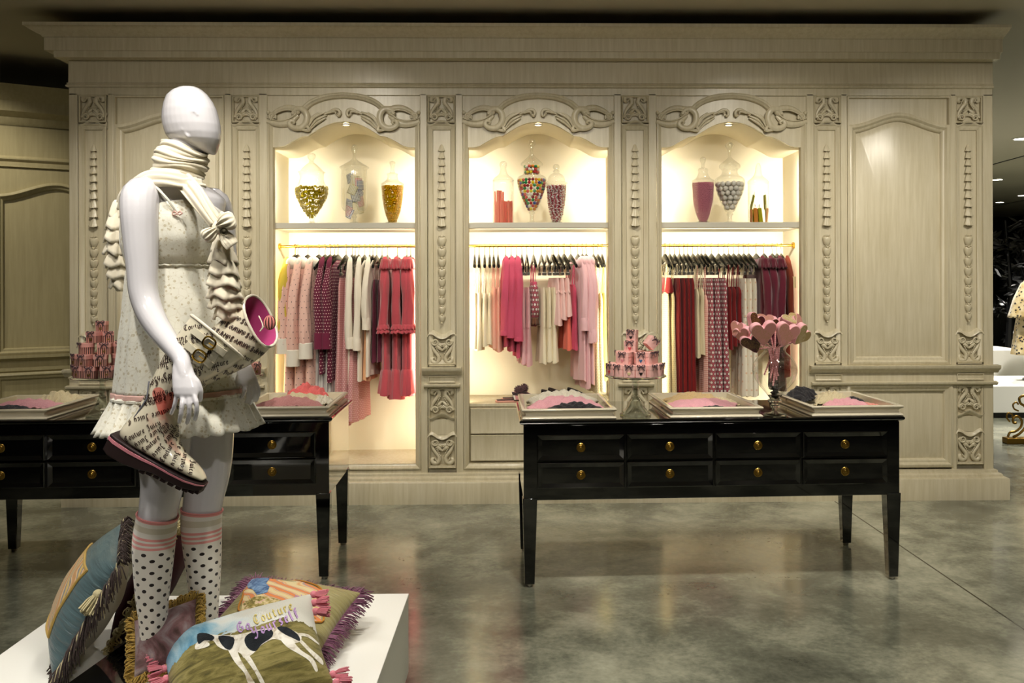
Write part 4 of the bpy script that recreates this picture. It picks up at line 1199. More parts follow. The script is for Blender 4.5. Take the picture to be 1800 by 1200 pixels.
knickers('c', .14, .09, .11, .09, .022, 'black', 'small black piece at the right of the cream lace heap')
knickers('c', .13, -.05, .16, .10, .012, 'salmon', 'flat salmon piece at the right of the rightmost tray')
knickers('d', .10, .12, .22, .16, .055, 'cream', 'cream lace piece at the back right of the leftmost tray', .15)
knickers('d', .0, .0, .36, .14, .036, 'pink', 'pink lace piece across the leftmost tray')
knickers('d', -.06, -.12, .22, .12, .022, 'navy', 'navy piece at the front of the leftmost tray')
knickers('e', -.08, .02, .22, .20, .035, 'salmon', 'salmon satin piece in the tray behind the boot')
knickers('f', .04, .12, .22, .13, .075, 'coral', 'coral satin piece heaped at the back of the tray beside the mannequin')
knickers('f', .02, .02, .32, .13, .050, 'cream', 'cream lace piece lying under the coral satin one')
knickers('f', -.01, -.09, .34, .14, .044, 'rose', 'dusty rose lace piece across the front of the tray beside the mannequin')
knickers('f', .0, -.19, .18, .07, .014, 'black', 'black piece at the front edge of the tray beside the mannequin')
knickers('f', .155, .0, .10, .12, .040, 'white', 'small white lace piece at the right of the tray beside the mannequin', .4)

GLASS2 = thin_glass('thick_clear_glass', (.86, .89, .86), 1.0)
# ------------------------------------------------------------------ cake stands and gift boxes
def make_stand(loc, label):
    t = thing('cake_stand', label, 'cake stand', loc, 0, 'glass cake stands')
    p = [(.001, .004), (.060, .004), (.076, 0), (.080, .004), (.078, .010), (.068, .014), (.067, .020), (.058, .026), (.056, .033), (.046, .040), (.036, .056), (.026, .074), (.019, .088), (.024, .093), (.024, .099), (.017, .104), (.0155, .125), (.0155, .172), (.022, .180), (.034, .190), (.001, .192)]
    MB().lathe(p, 32, cap=True).build('pedestal', GLASS2, t, angle=50)
    p = [(.001, .1925), (.10, .1925), (.152, .196), (.158, .200), (.156, .205), (.150, .203), (.10, .200), (.001, .200)]
    MB().lathe(p, 48, cap=True).build('plate', SOLIDGLASS, t, angle=50)
    return t
STANDZ = .2055
PINKB = mat('pink_gift_paper', 'e9aaa2', .55); PINKB2 = mat('pale_pink_gift_paper', 'f8c3bd', .55)
STRB = fabric('brown_striped_gift_paper', 'd3978c', rough=.55, sheen=0, bump=.0, pat=stripes('e3aa9d', '3d2322', .0088, .44))
RIB = fabric('brown_ribbon', '4a3036', rough=.5, pat=stripes('4a2f36', '9a8088', .004, .25, 0))
HM = {k: mat('heart_'+k, h, .4) for k, h in (('black', '1a1012'), ('red', 'd0505a'), ('blue', '3a6a98'), ('cream', 'dccf9a'), ('pink', 'd98a94'))}
EMB = mat('gold_emblem', '8d6c33', .4, metal=.6)
def rrect(hx, hy, z, r=.004, oct_=False):
    if oct_: return [(hx*1.08*math.cos(2*PI*k/24), hy*1.08*math.sin(2*PI*k/24), z) for k in range(24)]
    out = []
    for sx, sy, a0 in ((1, 1, 0), (-1, 1, PI/2), (-1, -1, PI), (1, -1, 1.5*PI)):
        for k in range(3):
            a = a0+k*PI/4; out.append((sx*(hx-r)+r*math.cos(a), sy*(hy-r)+r*math.sin(a), z))
    return out
def heart2d(s, n=3):
    P = [(0, -1), (.55, -.35), (.95, .2), (.9, .62), (.55, .82), (.2, .7), (0, .42)]
    P = P + [(-a, b) for a, b in P[-2:0:-1]]
    return [(a*s, b*s) for a, b in spline(P, n, True)]
def bow_mesh(y, z, s=1.0):
    m = MB()
    for sx in (-1, 1):
        lp = spline([(0, 0, 0), (sx*.010, -.004, .007), (sx*.021, -.003, .009), (sx*.023, -.002, .001), (sx*.014, -.005, -.003), (0, 0, 0)], 4)
        m.tube([(x*s, y+yy*s, z+zz*s) for x, yy, zz in lp], .0036*s, 6, flat=(Vector((0, 0, 1)), .45))
        tl = spline([(0, 0, 0), (sx*.008, -.005, -.006), (sx*.017, -.006, -.018), (sx*.020, -.006, -.026)], 4)
        m.tube([(x*s, y+yy*s, z+zz*s) for x, yy, zz in tl], .0034*s, 6, flat=(Vector((0, 1, 0)), .35))
    m.sphere((0, y-.003*s, z), .0045*s, 8, 6)
    return m
BXN = {}
def gift_box(kind, w, d, h, heart=None, oct_=False, bow=True):
    t = thing('gift_box', 'x', 'gift box')
    st = kind == 'striped'
    m = MB(); m.loft([rrect(w/2*.95, d/2*.95, 0, oct_=oct_), rrect(w/2*.97, d/2*.97, h*.72, oct_=oct_)]); m.build('box_body', STRB if st else PINKB2, t)
    m = MB(); m.loft([rrect(w/2, d/2, h*.64, oct_=oct_), rrect(w/2, d/2, h*.985, oct_=oct_), rrect(w/2-.002, d/2-.002, h, oct_=oct_)]); m.build('lid', PINKB if st else PINKB2, t)
    if bow: bow_mesh(-d/2-.002, h*.93, .8).build('bow', RIB, t)
    if heart:
        hp = heart2d(.0085); n = len(hp)
        y = -d/2*.96-.0015
        m = MB(); m.prism([(a, b+h*.32) for a, b in hp], y-.001, y+.002); m.build('heart', HM[heart], t)
    if st and not oct_:
        y = -d/2*.96-.0012; zc = h*.30
        m = MB()
        for a, b, c, e in ((-.006, -.008, -.003, .008), (.003, -.008, .006, .008), (-.004, -.002, .004, .002)): m.box(a, c, y-.0012, y+.001, zc+b, zc+e)
        m.sphere((0, y, zc), .003, 8, 6); m.build('emblem', EMB, t)
    return t
PROTO = {}
def boxes(kind, c, z0, tiers, who, grp):
    names = {0: 'bottom', len(tiers)-1: 'top'}
    mids = ['second', 'third', 'fourth']
    for ti, (R, items, h) in enumerate(tiers):
        tn = names.get(ti) or mids[ti-1]
        L = sorted(items, key=lambda q: q[0])
        for i, (ang, sz, heart, oct_, tilt) in enumerate(L):
            key = (kind, sz, h, heart, oct_)
            if key in PROTO: t = copy_tree(PROTO[key])
            else: t = PROTO[key] = gift_box(kind, sz, sz, h-.0006, heart, oct_)
            a = -PI/2+ang
            t.location = (c[0]+R*math.cos(a), c[1]+R*math.sin(a), z0); t.rotation_euler = (0, 0, ang*.8+tilt)
            hl = ' with a %s heart' % heart if heart else ''
            one = len(L) == 1; hl = hl.replace(' with a', ',').replace(' heart', '-heart,')
            t['label'] = '%s gift box%s %s of the %s' % ('striped' if kind == 'striped' else 'pink', hl, 'crowning the top' if one else '%s from left in %s tier' % (ORD[i], tn), who)
            t['group'] = grp
        z0 += h
def stand_at(T, px, py, label):
    p = atz(px, py, TZ); s = make_stand((p.x, p.y, TZ), label); return p
p = stand_at(TB, 180, 731, 'glass cake stand carrying the brown-striped boxes at the left')
boxes('striped', p, TZ+STANDZ, [
    (.112, [(-1.35, .058, None, 0, .1), (-.62, .058, None, 0, 0), (-.05, .056, None, 0, .05), (.55, .058, None, 0, .1), (1.2, .062, None, 0, -.2), (2.1, .06, None, 0, 0), (-2.2, .06, None, 0, 0), (3.14, .06, None, 0, 0)], .058),
    (.105, [(-1.15, .062, None, 0, .2), (-.40, .062, None, 0, .05), (.35, .064, None, 0, 0), (1.25, .060, None, 0, -.2), (2.3, .06, None, 0, 0), (-2.2, .06, None, 0, 0)], .058),
    (.075, [(-.85, .070, None, 1, 0), (.55, .066, None, 0, -.1), (1.6, .052, None, 0, -.5), (3.0, .06, None, 0, 0)], .056),
    (.036, [(-.75, .064, None, 0, .35), (1.3, .054, None, 0, -.6)], .056),
    (.0, [(0, .052, None, 0, .1)], .052)], 'left striped tower', 'boxes of the left striped tower')
p = stand_at(TB, 408, 728, 'glass cake stand half hidden behind the mannequin hand and boots')
boxes('striped', p, TZ+STANDZ, [
    (.112, [(-1.25, .058, None, 0, .1), (-.55, .058, None, 0, 0), (.1, .056, None, 0, .05), (.75, .058, None, 0, .1), (1.45, .062, None, 0, -.2), (2.3, .06, None, 0, 0), (-2.2, .06, None, 0, 0)], .058),
    (.095, [(-.95, .062, None, 0, .2), (0, .062, None, 0, .05), (.95, .064, None, 0, 0), (2.5, .06, None, 0, 0)], .058),
    (.02, [(-1.2, .058, None, 0, 0), (1.2, .058, None, 0, 0)], .056)], 'tower behind the mannequin hand', 'boxes of the hidden striped tower')
p = stand_at(TA, 1117, 730, 'glass cake stand carrying the pale pink boxes on the right-hand table')
boxes('plain', p, TZ+STANDZ, [
    (.112, [(-1.45, .062, 'red', 0, .2), (-.85, .060, None, 1, 0), (-.38, .060, 'cream', 0, .1), (.08, .056, 'black', 0, .0), (.55, .062, None, 0, .3), (1.05, .062, None, 1, 0), (1.6, .060, 'pink', 0, -.2), (2.3, .06, None, 0, 0), (-2.2, .06, None, 0, 0), (3.1, .06, None, 0, 0)], .060),
    (.078, [(-.85, .066, 'pink', 0, .15), (.15, .050, 'blue', 0, 0), (.75, .058, None, 0, .3), (1.5, .062, None, 0, -.2), (2.8, .06, None, 0, 0), (-2.2, .06, None, 0, 0)], .060),
    (.034, [(-.8, .062, 'red', 0, .3)], .056),
    (.024, [(-.8, .052, 'black', 0, .25)], .054)], 'pale pink tower', 'boxes of the pale pink tower')
z2 = TZ+STANDZ+.12
t = gift_box('plain', .056, .056, .054, None)
t.location = (p.x+.062, p.y-.012, z2+.024); t.rotation_euler = (.0, .75, .3)
tag(t, 'pale pink gift box lying tipped on its side beside the tower top', 'gift box', 'boxes of the pale pink tower')
t = thing('satin_ribbon', 'cream satin ribbon curling behind the top of the pale pink box tower', 'ribbon', (p.x+.05, p.y+.03, z2+.06))
cv = spline([(-.02, 0, -.02), (.0, 0, .005), (.03, 0, .030), (.06, .01, .028), (.085, .02, .0), (.08, .03, -.03)], 6)
m = MB(); m.loft([[(x, y-.016, z), (x, y+.016, z+.004)] for x, y, z in cv], closed=False, cap=False); m.build('ribbon_strip', mat('cream_satin', 'ded8bc', .35), t, solid=.0015)

# ------------------------------------------------------------------ vase of heart lollipops
VS = 4.72/1650
pv = atz(1362, 731, TZ)
VP = [(1, 731), (14, 731), (20, 730), (21, 728), (19, 726.5), (8, 724.5), (5, 722), (5, 717), (9, 715), (9.5, 712.5), (6, 710.5), (7, 708), (12, 706), (12.5, 703), (8.5, 700.5), (10, 698), (20, 685), (31, 672), (37.5, 658), (39, 648), (36, 637), (28, 626), (20.5, 619), (19, 615), (22, 609), (28, 604), (29.5, 603)]
t = VASE = thing('glass_vase', 'clear baluster glass vase holding the pink heart lollipops', 'vase', (pv.x, pv.y, TZ))
vp = [(r*VS, (731-y)*VS) for r, y in VP[:15]]+spline([(r*VS, (731-y)*VS) for r, y in VP[15:]], 3)
i0 = 16
MB().lathe([(r, z) for r, z in vp[:17]]+[(.0005, vp[16][1])], 32, cap=True).build('vase_foot', SOLIDGLASS, t)
MB().lathe([(.0005, vp[15][1]+.001)]+vp[15:], 40).build('vase_bowl', GLASS, t)
# dark petals lying in the bottom
t = thing('dark_petals', 'dark crumpled petals lying in the bottom of the glass vase', 'petals', (pv.x, pv.y, TZ+.085)); t['kind'] = 'stuff'
rnd = random.Random(5); DP = mat('dark_petal', '241a1c', .4)
m = MB()
for k in range(40):
    a = rnd.uniform(0, 6.28); zz = rnd.uniform(.012, .075); rr = rnd.uniform(0, .1)*zz*4; st = len(m.v)
    m.grid(lambda u, v: ((u-.5)*.03, (v-.5)*.02*math.sin(PI*u*.9+.1), .004*math.sin(4*u)), 4, 2)
    m.xf(Matrix.Translation((min(rr, .035)*math.cos(a), min(rr, .035)*math.sin(a), zz)) @ Matrix.Rotation(rnd.uniform(0, 6), 4, Vector((rnd.gauss(0,1), rnd.gauss(0,1), rnd.gauss(0,1))).normalized()), st)
m.build('petal_heap', DP, t, solid=.001)
def scribble(name, c, g):
    t = NT(name); v = t.coord('Object')
    nz = t.noise(v, 38, 3, .6, 2.5)
    f = t.math('GREATER_THAN', t.math('PINGPONG', t.math('MULTIPLY', nz, 9), .5), .40)
    v2 = t.noise(v, 16, 2)
    f = t.math('MULTIPLY', f, t.math('GREATER_THAN', v2, .48))
    t.p(color=t.mix(f, lin(c), lin(g)), rough=.35)
    return t.m
FM = {'pink': scribble('pink_gilt_label', 'c98a84', 'a78a4a'), 'dark': scribble('dark_gilt_label', '4a1f22', 'a98a45'), 'gold': scribble('gold_marble_label', 'b9a06a', 'e9dfc0')}
HPINK = mat('pink_heart_card', 'f9bcc4', .45)
STKM = fabric('pink_paper_stick', 'd99a98', pat=stripes('dd9fa0', 'b9686e', .012, .2, 1))
hearts = [ # px, py, size px, depth offset, normal, roll, face, text
    (1341, 584, 24, -.095, (.12, -.9, -.38), -.15, 'pink', 'large pink-faced heart lollipop with gilt lettering at the front left'),
    (1382, 586, 23, -.09, (.25, -.9, -.30), .25, 'pink', 'large pink-faced heart lollipop with gilt lettering at the front right'),
    (1327, 565, 17, -.01, (.3, -.85, .05), .45, 'dark', 'dark-faced heart lollipop above the large front left one'),
    (1323, 601, 21, -.015, (-.15, -.85, -.45), -.35, 'dark', 'dark-faced heart lollipop lowest at the left over the vase lip'),
    (1407, 588, 21, -.02, (.5, -.75, -.4), .85, 'gold', 'gold marbled heart lollipop at the far right of the bouquet'),
    (1297, 578, 15, .02, (-.6, -.5, .25), .3, 'pink', 'small plain pink heart lollipop at the far left of the bouquet'),
    (1306, 588, 17, .0, (-.55, -.6, -.3), -.2, 'pink', 'plain pink heart lollipop just below the far left one'),
    (1347, 563, 17, .05, (.1, -.4, .8), .1, 'pink', 'pink heart lollipop rising at the top middle of the bouquet'),
    (1366, 568, 14, .07, (.1, -.75, -.4), .1, 'dark', 'small heart lollipop half hidden at the back of the bouquet'),
    (1389, 563, 16, .03, (.1, -.6, .7), -.2, 'gold', 'gold-faced heart lollipop tilted up at the top right'),
    (1401, 566, 16, .05, (.6, -.5, .45), -.3, 'pink', 'plain pink heart lollipop behind the gold one at the top right'),
]
rnd = random.Random(6)
for i, (px, py, s, dy, nrm, roll, face, lb) in enumerate(hearts):
    P = at(px, py, pv.y+dy); sz = s*VS*1.0
    t = thing('heart_lollipop', lb, 'lollipop', P, 0, 'heart lollipops in the vase')
    n = Vector(nrm).normalized()
    z = Vector((math.sin(roll), 0, math.cos(roll))); x = z.cross(n)*-1; x.normalize(); z = (x.cross(n)).normalized()
    if z.z < 0: z = -z; x = -x
    R = Matrix((x, -n, z)).transposed().to_4x4()
    t.matrix_world = Matrix.Translation(P) @ R
    hp = heart2d(sz)
    D = .030
    m = MB(); m.loft([[(a, -D*.5, b) for a, b in hp], [(a*1.0, D*.5, b*1.0) for a, b in hp]]); m.build('heart_box', HPINK, t, bevel=.0015)
    m = MB(); m.prism([(a*.93, b*.93) for a, b in hp], -D*.5-.0018, -D*.5+.002); m.build('face', FM[face], t)
    e = Vector((pv.x+rnd.uniform(-.055, .03), pv.y+rnd.uniform(-.04, .04), TZ+rnd.uniform(.14, .22)))
    nk = Vector((lerp(pv.x, P.x, .18), lerp(pv.y, P.y, .18), TZ+.345))
    inv = t.matrix_world.inverted()
    m = MB(); s0 = P+(t.matrix_world.to_3x3() @ Vector((0, 0, -sz*.75)))
    m.tube([inv @ s0, inv @ lerp(s0, nk, .6), inv @ nk, inv @ e], .0042, 8); m.build('stick', STKM, t)
    m = MB(); m.tube([inv @ (s0+Vector((-.012, 0, -.004))), inv @ (s0+Vector((0, -.004, -.012))), inv @ (s0+Vector((.014, 0, -.006)))], .0035, 6); m.build('ribbon_tie', RIB, t)
# ------------------------------------------------------------------ white display platform
PZ = .35
t = thing('display_platform', 'low white square platform under the mannequin and cushions', 'platform', (-1.02, -3.56, 0))
MB().box(-.6, .6, -.6, .6, .06, PZ-.012).build('side_panels', WHITE, t, bevel=.002)
MB().box(-.602, .602, -.602, .602, PZ-.012, PZ).build('platform_top', WHITE, t, bevel=.002)
MB().box(-.56, .56, -.56, .56, 0, .06).build('plinth_base', DARKW, t)

# ------------------------------------------------------------------ mannequin
YM = -3.70
def mp(px, py, dy=0): return at(px, py, YM+dy)
FD = Vector((.72, -.69, 0)).normalized(); SD = Vector((.69, .72, 0)).normalized()
GLOSSW = mat('gloss_white_fibreglass', 'd9d6d8', .14, coat=.6, coat_rough=.05)
mb = MB()
# head: sections traced down from the crown
HEAD = [(152.5, 322, 338, .014), (155, 311, 350, .034), (160, 300, 358, .047), (168, 291, 367, .058), (180, 286, 376, .067), (194, 283, 383, .073), (208, 282, 387, .075), (222, 284, 390, .075), (236, 289, 391, .071), (247, 299, 390, .064), (255, 318, 387, .054), (262, 339, 384, .041), (267, 355, 381.5, .028), (270.5, 366, 380, .016), (272, 372, 379, .008)]
secs = []
for py, xl, xr, dp in HEAD:
    c = mp((xl+xr)/2, py); hw = (mp(xr, py)-mp(xl, py)).length/2
    secs.append([(c.x+hw*math.cos(a)-.0*math.sin(a), c.y+dp*math.sin(a)+.35*hw*-math.cos(a)*.6, c.z) for a in [2*PI*k/32 for k in range(32)]])
mb.loft(secs)
ear = spline([(333, 243), (329, 237), (322, 228), (318, 214), (323, 202), (334, 196), (343, 197), (347, 202)], 5)
pts = []
for x, y in ear:
    row = min(HEAD, key=lambda h: abs(h[0]-y)); cx = (row[1]+row[2])/2; hw = (row[2]-row[1])/2
    k = (x-cx)/hw; pts.append(mp(x, y, -row[3]*math.sqrt(max(0, 1-k*k))*.99-.012*k-.000))
mb.tube(pts, [.002, .0025, .003, .0035, .004]+[.0045]*(len(pts)-11)+[.004, .0035, .003, .003, .002, .0015], 8)
# neck and torso
mb.tube([mp(330, 252), mp(322, 280), mp(317, 312), mp(315, 332)], [.046, .046, .052, .066], 24)
TORSO = [(322, (316, .060, .055)), (334, (314, .122, .060)), (350, (312, .150, .073)), (375, (308, .148, .085)), (405, (304, .134, .096)), (440, (302, .124, .096)), (480, (302, .114, .084)), (525, (302, .108, .079)), (580, (304, .127, .091)), (640, (310, .148, .104)), (700, (314, .150, .106)), (735, (314, .13, .094)), (752, (314, .08, .06))]
def tring(c, a, b, n=40, wob=None):
    return [c+SD*(a*math.cos(2*PI*k/n))+FD*(b*math.sin(2*PI*k/n)) for k in range(n)]
secs = []
for py in list(range(322, 752, 8))+[752]:
    cx, a, b = interp(TORSO, py); secs.append(tring(mp(cx, py), a, b))
mb.loft(secs)
for k in (-1, 1): mb.sphere(mp(304, 416)+FD*.066+SD*(.052*k), .047, 16, 12)
def limb(P, n=20): mb.tube([mp(*p[:3]) for p in P], [p[3] for p in P], n)
def limb_s(P, n=20): limb(spline(P, 4), n)
limb_s([(262, 334, -.085, .040), (248, 344, -.115, .052), (245, 372, -.135, .051), (247, 420, -.145, .047), (250, 470, -.155, .042), (252, 510, -.165, .039), (260, 540, -.18, .037), (272, 566, -.21, .034), (288, 590, -.25, .030), (306, 613, -.295, .0245), (318, 630, -.322, .0218), (322, 644, -.338, .0200), (324, 658, -.35, .0165), (326, 676, -.358, .013)])
limb_s([(358, 352, .08, .034), (377, 358, .115, .046), (388, 400, .15, .044), (396, 470, .17, .038), (400, 530, .16, .036), (408, 580, .10, .030), (420, 625, .03, .022), (426, 640, .01, .022)])
RL = [(288, 680, -.05, .085), (287, 740, -.065, .083), (287, 800, -.08, .070), (286, 840, -.085, .060), (283, 868, -.085, .056), (277, 905, -.08, .0525), (271, 950, -.072, .0545), (269, 1000, -.072, .049), (268, 1050, -.075, .041), (270, 1100, -.075, .034), (271, 1150, -.075, .033)]
LL = [(350, 680, .055, .085), (362, 740, .06, .080), (366, 800, .058, .070), (364, 840, .055, .063), (359, 870, .052, .058), (354, 905, .052, .0555), (355, 950, .052, .0525), (358, 1000, .05, .046), (359, 1050, .05, .039), (360, 1090, .05, .034), (360, 1125, .05, .033)]
limb_s(RL, 24); limb_s(LL, 24)
def foot_pts(P, z0):
    a = mp(*P[-1][:3]); o = []
    for k, z, r in ((-.045, .030, .026), (-.02, .042, .034), (.03, .040, .035), (.08, .028, .034), (.12, .021, .032), (.155, .017, .026), (.178, .014, .014)):
        o.append((Vector((a.x, a.y, z0+z))+FD*k, r))
    return o
for P in (RL, LL):
    f = foot_pts(P, PZ+.012); a = mp(*P[-1][:3])
    mb.tube([p for p, r in f], [r for p, r in f], 16, flat=(Vector((0, 0, 1)), .8))
    mb.tube([a, Vector((a.x, a.y, PZ+.055))], [.033, .036], 20)
# right hand: palm, four fingers, thumb
def palm(rows):
    mb.loft([[mp(x, y, dy)+Vector((hw*math.cos(a), dp*math.sin(a), 0)) for a in [2*PI*k/20 for k in range(20)]] for x, y, dy, hw, dp in rows])
palm([(317, 626, -.318, .016, .016), (320, 635, -.328, .0212, .020), (321, 648, -.34, .026, .018), (324, 664, -.352, .031, .0165), (326, 680, -.36, .033, .0155), (327, 692, -.364, .032, .013), (327, 699, -.365, .027, .009)])
def finger(P, r0=.0070, r1=.0056):
    Q = spline(P, 3); n = len(Q)
    mb.tube([mp(*q) for q in Q], [lerp(r0, r1, i/(n-1))*(1.06 if i % 3 == 0 else 1) for i in range(n)], 10)
    mb.sphere(mp(*P[-1]), r1*.98, 8, 6)
finger([(340, 690, -.364), (345, 706, -.374), (346, 722, -.372), (343, 737, -.360)])
finger([(331, 693, -.366), (333, 710, -.374), (332, 729, -.370), (329, 743, -.358)])
finger([(322, 692, -.364), (320, 710, -.378), (318, 728, -.377), (315, 742, -.366)])
finger([(313, 685, -.356), (309, 702, -.364), (306, 715, -.362), (301, 727, -.352)], .0066, .0052)
finger([(336, 660, -.345), (346, 671, -.352), (352, 686, -.352), (352, 703, -.345)], .0095, .0066)
# left hand
palm([(426, 636, .015, .021, .019), (431, 650, .0, .025, .017), (436, 666, -.01, .028, .015), (440, 676, -.012, .025, .012)])
finger([(447, 670, -.012), (454, 682, -.016), (454, 694, -.014), (450, 704, -.008)])
finger([(441, 673, -.014), (445, 688, -.02), (444, 700, -.018), (440, 709, -.01)])
finger([(435, 673, -.012), (437, 688, -.018), (436, 700, -.016), (433, 707, -.008)])
finger([(429, 668, -.006), (429, 682, -.010), (428, 692, -.008), (425, 699, 0)], .0066, .0052)
finger([(424, 652, .0), (419, 664, -.012), (418, 676, -.018)], .0095, .007)
raw = mb.build('raw_body', GLOSSW)
r = raw.modifiers.new('remesh', 'REMESH'); r.mode = 'VOXEL'; r.voxel_size = .0027; r.use_smooth_shade = True
q = raw.modifiers.new('smooth', 'SMOOTH'); q.factor = .5; q.iterations = 6
dg = bpy.context.evaluated_depsgraph_get()
me = bpy.data.meshes.new_from_object(raw.evaluated_get(dg), preserve_all_data_layers=False, depsgraph=dg)
bpy.data.objects.remove(raw)
for p in me.polygons: p.use_smooth = True
me.name = 'body'
MAN = thing('mannequin', 'glossy white faceless mannequin in a lace dress, ruffled scarf and dotted socks', 'mannequin', (0, 0, 0))
BODY = bpy.data.objects.new('body', me); COL.objects.link(BODY); BODY.parent = MAN
if not me.materials: me.materials.append(GLOSSW)
m = MB(); m.box(-.25, .25, -.36, .36, PZ, PZ+.008)
o = m.build('base_plate', mat('black_glass_base', '08080a', .05), MAN, bevel=.002); o.location = (-1.02, -3.49, 0); o.rotation_euler = (0, 0, -.12)
# seam line at the right wrist
c = mp(311, 620, -.303); d = (mp(319, 632, -.325)-mp(306, 613, -.295)).normalized(); u = d.orthogonal().normalized(); v = d.cross(u)
MB().tube([c+(u*math.cos(a)+v*math.sin(a))*.0224 for a in [2*PI*k/24 for k in range(24)]], .0006, 5, loop=True).build('wrist_seam', mat('seam_grey', '5a5656', .5), MAN)

# socks
def sock_mat():
    t = NT('dotted_knee_sock'); u, v = uvxy(t, 1, 1); v = t.math('MULTIPLY', v, -1)
    P = .031
    row = t.math('FLOOR', t.math('DIVIDE', v, P*.55))
    uu = t.math('ADD', t.math('DIVIDE', u, P*1.25), t.math('MULTIPLY', t.math('MODULO', row, 2), .5))
    du = t.math('MULTIPLY', t.math('SUBTRACT', t.math('FRACT', uu), .5), P*1.25); dv = t.math('MULTIPLY', t.math('SUBTRACT', t.math('FRACT', t.math('DIVIDE', v, P*.55)), .5), P*.55*1.3)
    d = t.math('SQRT', t.math('ADD', t.math('MULTIPLY', du, du), t.math('MULTIPLY', dv, dv)))
    dm = t.math('MULTIPLY', t.math('LESS_THAN', d, .0062), t.math('GREATER_THAN', v, .088))
    st = t.math('MULTIPLY', t.math('MULTIPLY', t.math('GREATER_THAN', v, .048), t.math('LESS_THAN', v, .083)), t.math('LESS_THAN', t.math('FRACT', t.math('DIVIDE', t.math('SUBTRACT', v, .048), .0128)), .55))
    ed = t.math('LESS_THAN', v, .007)
    be = t.math('MULTIPLY', t.math('GREATER_THAN', v, .018), t.math('LESS_THAN', v, .034))
    c = t.mix(be, lin('e3ddd0'), lin('cfc6ae')); c = t.mix(t.math('MAXIMUM', st, ed), c, lin('e39a92')); c = t.mix(dm, c, lin('241c18'))
    t.p(color=c, rough=.9, sheen=.3, spec=.15); t.bump(t.noise(t.coord('Object'), 420, 2), .2, .002)
    return t.m
SOCK = sock_mat()
for P, ya in ((RL, 905), (LL, 893)):
    Q = [q for q in spline(P, 4) if q[1] >= ya-2]
    m = MB(); pts = [mp(*q[:3]) for q in Q]+[Vector((mp(*P[-1][:3]).x, mp(*P[-1][:3]).y, PZ+.06))]
    m.tube(pts, [q[3]+.0035 for q in Q]+[.0375], 32, cap=False)
    f = foot_pts(P, PZ+.012); b = MB(); b.tube([p for p, r in f], [r+.003 for p, r in f], 16, flat=(Vector((0, 0, 1)), .8))
    s = m.build('knee_sock', SOCK, MAN, label='white knee sock with dark dots and pink top stripes')
    b.build('sock_foot', mat('white_sock_foot', 'ded9cd', .9), s)
    m = MB(); c0 = pts[0]; ax = (pts[1]-pts[0]).normalized()
    u = ax.orthogonal().normalized(); v = ax.cross(u)
    m.tube([c0+(u*math.cos(a)+v*math.sin(a))*(Q[0][3]+.003) for a in [2*PI*k/32 for k in range(32)]], .0028, 6, loop=True)
    m.build('sock_edge', mat('pink_sock_edge', 'dd8f8a', .9), s)

# dress
def lace_dress():
    t = NT('printed_lace_cotton'); v = t.coord('Object')
    a = t.n('TexVoronoi', {'Scale': 48}, feature='DISTANCE_TO_EDGE'); t.set(a.inputs['Vector'], v)
    b = t.n('TexVoronoi', {'Scale': 85}); t.set(b.inputs['Vector'], v)
    n1 = t.noise(v, 26, 3, .6, 1.2)
    f = t.math('MULTIPLY', t.math('LESS_THAN', b.outputs[0], .34), t.math('GREATER_THAN', n1, .47))
    g2 = t.math('MULTIPLY', t.math('LESS_THAN', a.outputs[0], .05), .22)
    f = t.math('MULTIPLY', t.math('MAXIMUM', f, g2), .62)
    c = t.mix(f, lin('e2dfd0'), lin('b3a47c'))
    t.p(color=c, rough=.9, sheen=.2, spec=.15); t.bump(t.noise(v, 300, 2), .2, .002)
    return t.m
LACED = lace_dress()
CREAMK = fabric('cream_jersey_knit', 'e9dfc6', sheen=.3, bump=.15)
DT = [(376, (306, .150, .098)), (400, (304, .146, .122)), (425, (303, .142, .128)), (452, (302, .132, .112)), (468, (302, .121, .094)), (482, (303, .128, .100)), (540, (308, .143, .116)), (600, (314, .163, .133)), (650, (318, .177, .144)), (690, (320, .186, .150))]
def dring(py, n=96, k=22, amp=0, ph=0, tilt=True):
    cx, a, b = interp(DT, py); c = mp(cx, py); o = []
    for i in range(n):
        th = 2*PI*i/n; f = 1+amp*math.sin(k*th+ph)+amp*.5*math.sin(7*th+2)
        p = c+SD*(a*f*math.cos(th))+FD*(b*f*math.sin(th))
        if tilt:
            w = max(0, 1-(py-376)/70)
            p.z += w*(.035*math.sin(th)-.012+.012*math.cos(2*th*1.0)*(math.sin(th) > 0)*-1)
        o.append(p)
    return o
DR = MB().loft([dring(y, amp=.004 if y > 400 else .001, ph=y*.01) for y in range(376, 469, 6)]+[dring(y, amp=lerp(.012, .022, (y-470)/220), k=22, ph=y*.002) for y in range(470, 691, 8)], cap=False)
DRESS = DR.build('dress', LACED, MAN, solid=.002, angle=180, label='cream printed lace babydoll dress with an empire waist')
m = MB(); pts = []
for i in range(72):
    th = 2*PI*i/72; cx, a, b = interp(DT, 467); pts.append(mp(cx, 467)+SD*((a+.003)*math.cos(th))+FD*((b+.003)*math.sin(th))+Vector((0, 0, .0015*math.sin(40*th))))
m.tube(pts, [.0042+.0012*math.sin(i*2.2) for i in range(72)], 6, loop=True); m.build('waist_gather', LACED, DRESS)
m = MB(); secs = []
for j in range(9):
    t_ = j/8; py = lerp(690, 752, t_); c = mp(320, py); a = lerp(.187, .232, t_); b = lerp(.151, .196, t_); o = []
    for i in range(360):
        th = 2*PI*i/360; f = 1+(.010+.032*t_)*math.sin(31*th+.9*math.sin(3*th))+.016*t_*math.sin(11*th+1)
        p = c+SD*(a*f*math.cos(th))+FD*(b*f*math.sin(th)); p.z += .0025*t_*math.sin(31*th+1.2)+.002*t_*math.sin(11*th)
        o.append(p)
    secs.append(o)
